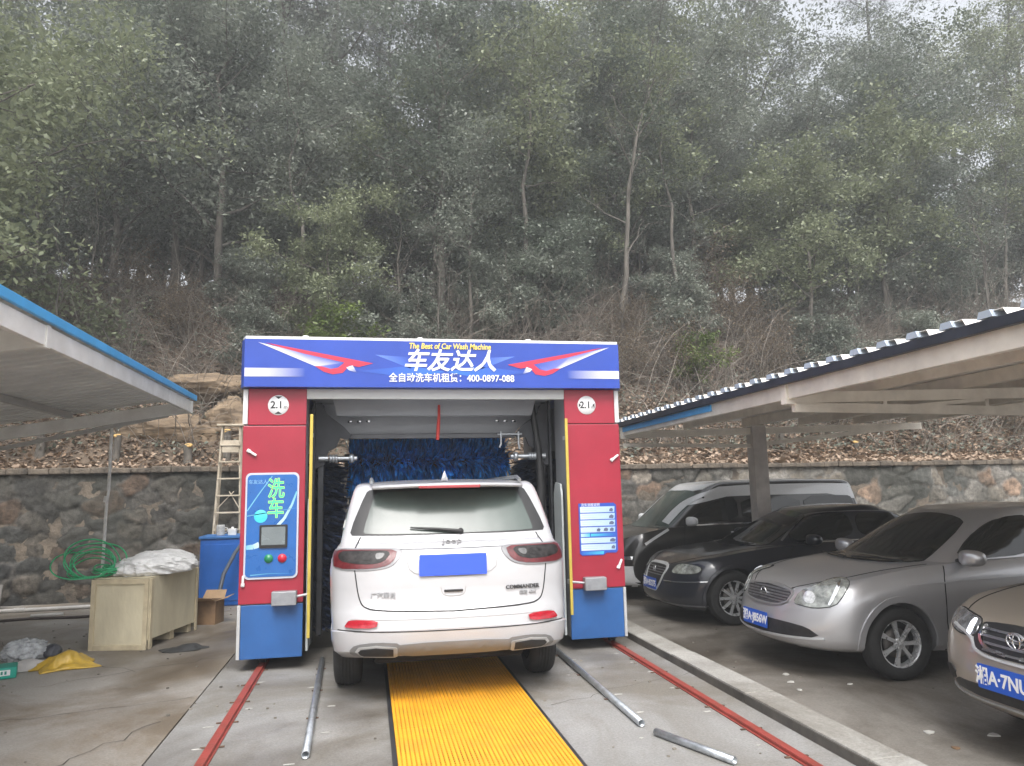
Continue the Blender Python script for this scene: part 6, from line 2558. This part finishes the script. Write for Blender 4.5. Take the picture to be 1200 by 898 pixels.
# pipes and cable along the wall foot
M_pvc = mat('white_pvc', (.55, .53, .50), .45, var=.12, scale=4)
b = MB()
b.cyl((-9.0, 12.5, .032), (-5.15, 12.62, .032), .03, 12)
b.cyl((-5.15, 12.62, .032), (-5.0, 12.62, .032), .038, 12)
b.cyl((-5.0, 12.62, .032), (-3.45, 12.72, .032), .03, 12)
tag(b.build('white_pipe', M_pvc), 'long white plastic pipe lying on the ground along the foot of the wall', 'pipe')
b = MB()
b.tube([(-9, 11.6, .02), (-6, 11.75, .02), (-5.1, 11.65, .02), (-4.6, 11.8, .02), (-4.0, 11.72, .02), (-3.0, 11.85, .02), (-2.4, 11.78, .02)], .018, 8)
tag(b.build('dark_cable', mat('cable_brown', (.06, .045, .04), .6, var=.2)), 'dark cable snaking over the ground behind the crate', 'cable')
b = MB()
b.cyl((-4.62, 11.86, .045), (-4.22, 11.90, .045), .024, 12)
tag(b.build('pipe_offcut', M_pvc), 'short white pipe offcut lying by the dark cable', 'pipe')
b = MB()
b.box(-.03, .6, 0, .02, 0, .38, .003, 0, Matrix.Rotation(-.25, 4, 'X'))
o = b.build('board', mat('grey_board', (.20, .19, .175), .8, var=.2))
o.location = (-6.12, 13.0, 0)
tag(o, 'grey board leaning against the stone wall at the left photo edge', 'board')
# scraps of paper and crumbs of mortar
g = random.Random(31)
M_paper = mat('paper_scrap', (.55, .54, .50), .8, var=.1)
for i, (x, y, s_, lab) in enumerate([(3.72, 6.45, .05, 'largest white paper scrap on the parking ground near the kerb'), (3.62, 6.2, .035, 'small white scrap right next to the kerb before the silver sedan'),
                                     (3.55, 5.95, .03, 'tiny paper crumb on the parking ground by the kerb'), (4.05, 6.0, .028, 'tiny white crumb under the nose of the silver sedan'),
                                     (3.78, 4.75, .045, 'folded white scrap in the open ground before the champagne sedan'), (4.15, 4.6, .05, 'pale scrap nearest to the champagne sedan'),
                                     (3.72, 4.45, .035, 'brown dry leaf on the parking ground near the kerb')]):
    poly = [(math.cos(2 * PI * k / 6) * s_ * g.uniform(.5, 1.1), math.sin(2 * PI * k / 6) * s_ * g.uniform(.4, .9)) for k in range(6)]
    b = MB()
    b.prism(poly, .008)
    o = b.build('paper_scrap', M_paper if i < 6 else M_card)
    o.location = (x, y, PARK_Z + .003)
    tag(o, lab, 'litter')
M_mortar = mat('mortar_dab', (.48, .47, .44), .9, var=.15, scale=20)
b = MB()
for X in (-1.0, 2.57, -.37, 1.87):
    y = 3.2
    while y < 7.6:
        sd = g.choice((-1, 1)) if X < 2 else -1
        cx_, cy_ = X + sd * g.uniform(.06, .12), y + g.uniform(-.1, .1)
        rx_, ry_ = g.uniform(.012, .04), g.uniform(.006, .016)
        poly = [(cx_ + math.cos(2 * PI * k / 9) * rx_ * g.uniform(.6, 1.2), cy_ + math.sin(2 * PI * k / 9) * ry_ * g.uniform(.6, 1.2)) for k in range(9)]
        b.prism(poly, .004, Matrix.Translation((0, 0, .0035)))
        y += g.uniform(.35, .75)
tag(b.build('mortar_dabs', M_mortar), kind='stuff')
b = MB()
for i in range(260):
    x = g.uniform(-6, 2.7)
    y = g.uniform(3, 13)
    s_ = g.uniform(.004, .012)
    b.box(x - s_, x + s_, y - s_ * .7, y + s_ * .7, .003, .003 + s_)
for i in range(160):
    x = g.uniform(3.1, 9)
    y = g.uniform(3, 13)
    s_ = g.uniform(.004, .012)
    b.box(x - s_, x + s_, y - s_ * .7, y + s_ * .7, PARK_Z + .001, PARK_Z + s_)
tag(b.build('grit', mat('grit_grey', (.22, .2, .17), .9, var=.3, scale=3)), kind='stuff')

# ================================================================== THE AIR
hb = MB()
hb.box(-165, 165, -165, 165, -1.2, 34)
hz_ = hb.build('haze', [])
tag(hz_, kind='stuff')
m = bpy.data.materials.new('pale_haze')
m.use_nodes = True
nt = m.node_tree
nt.nodes.clear()
mo = nt.nodes.new('ShaderNodeOutputMaterial')
pv = nt.nodes.new('ShaderNodeVolumePrincipled')
pv.inputs['Color'].default_value = (.93, .95, .97, 1)
pv.inputs['Density'].default_value = .0045
pv.inputs['Anisotropy'].default_value = .2
nt.links.new(pv.outputs[0], mo.inputs['Volume'])
hz_.data.materials.append(m)
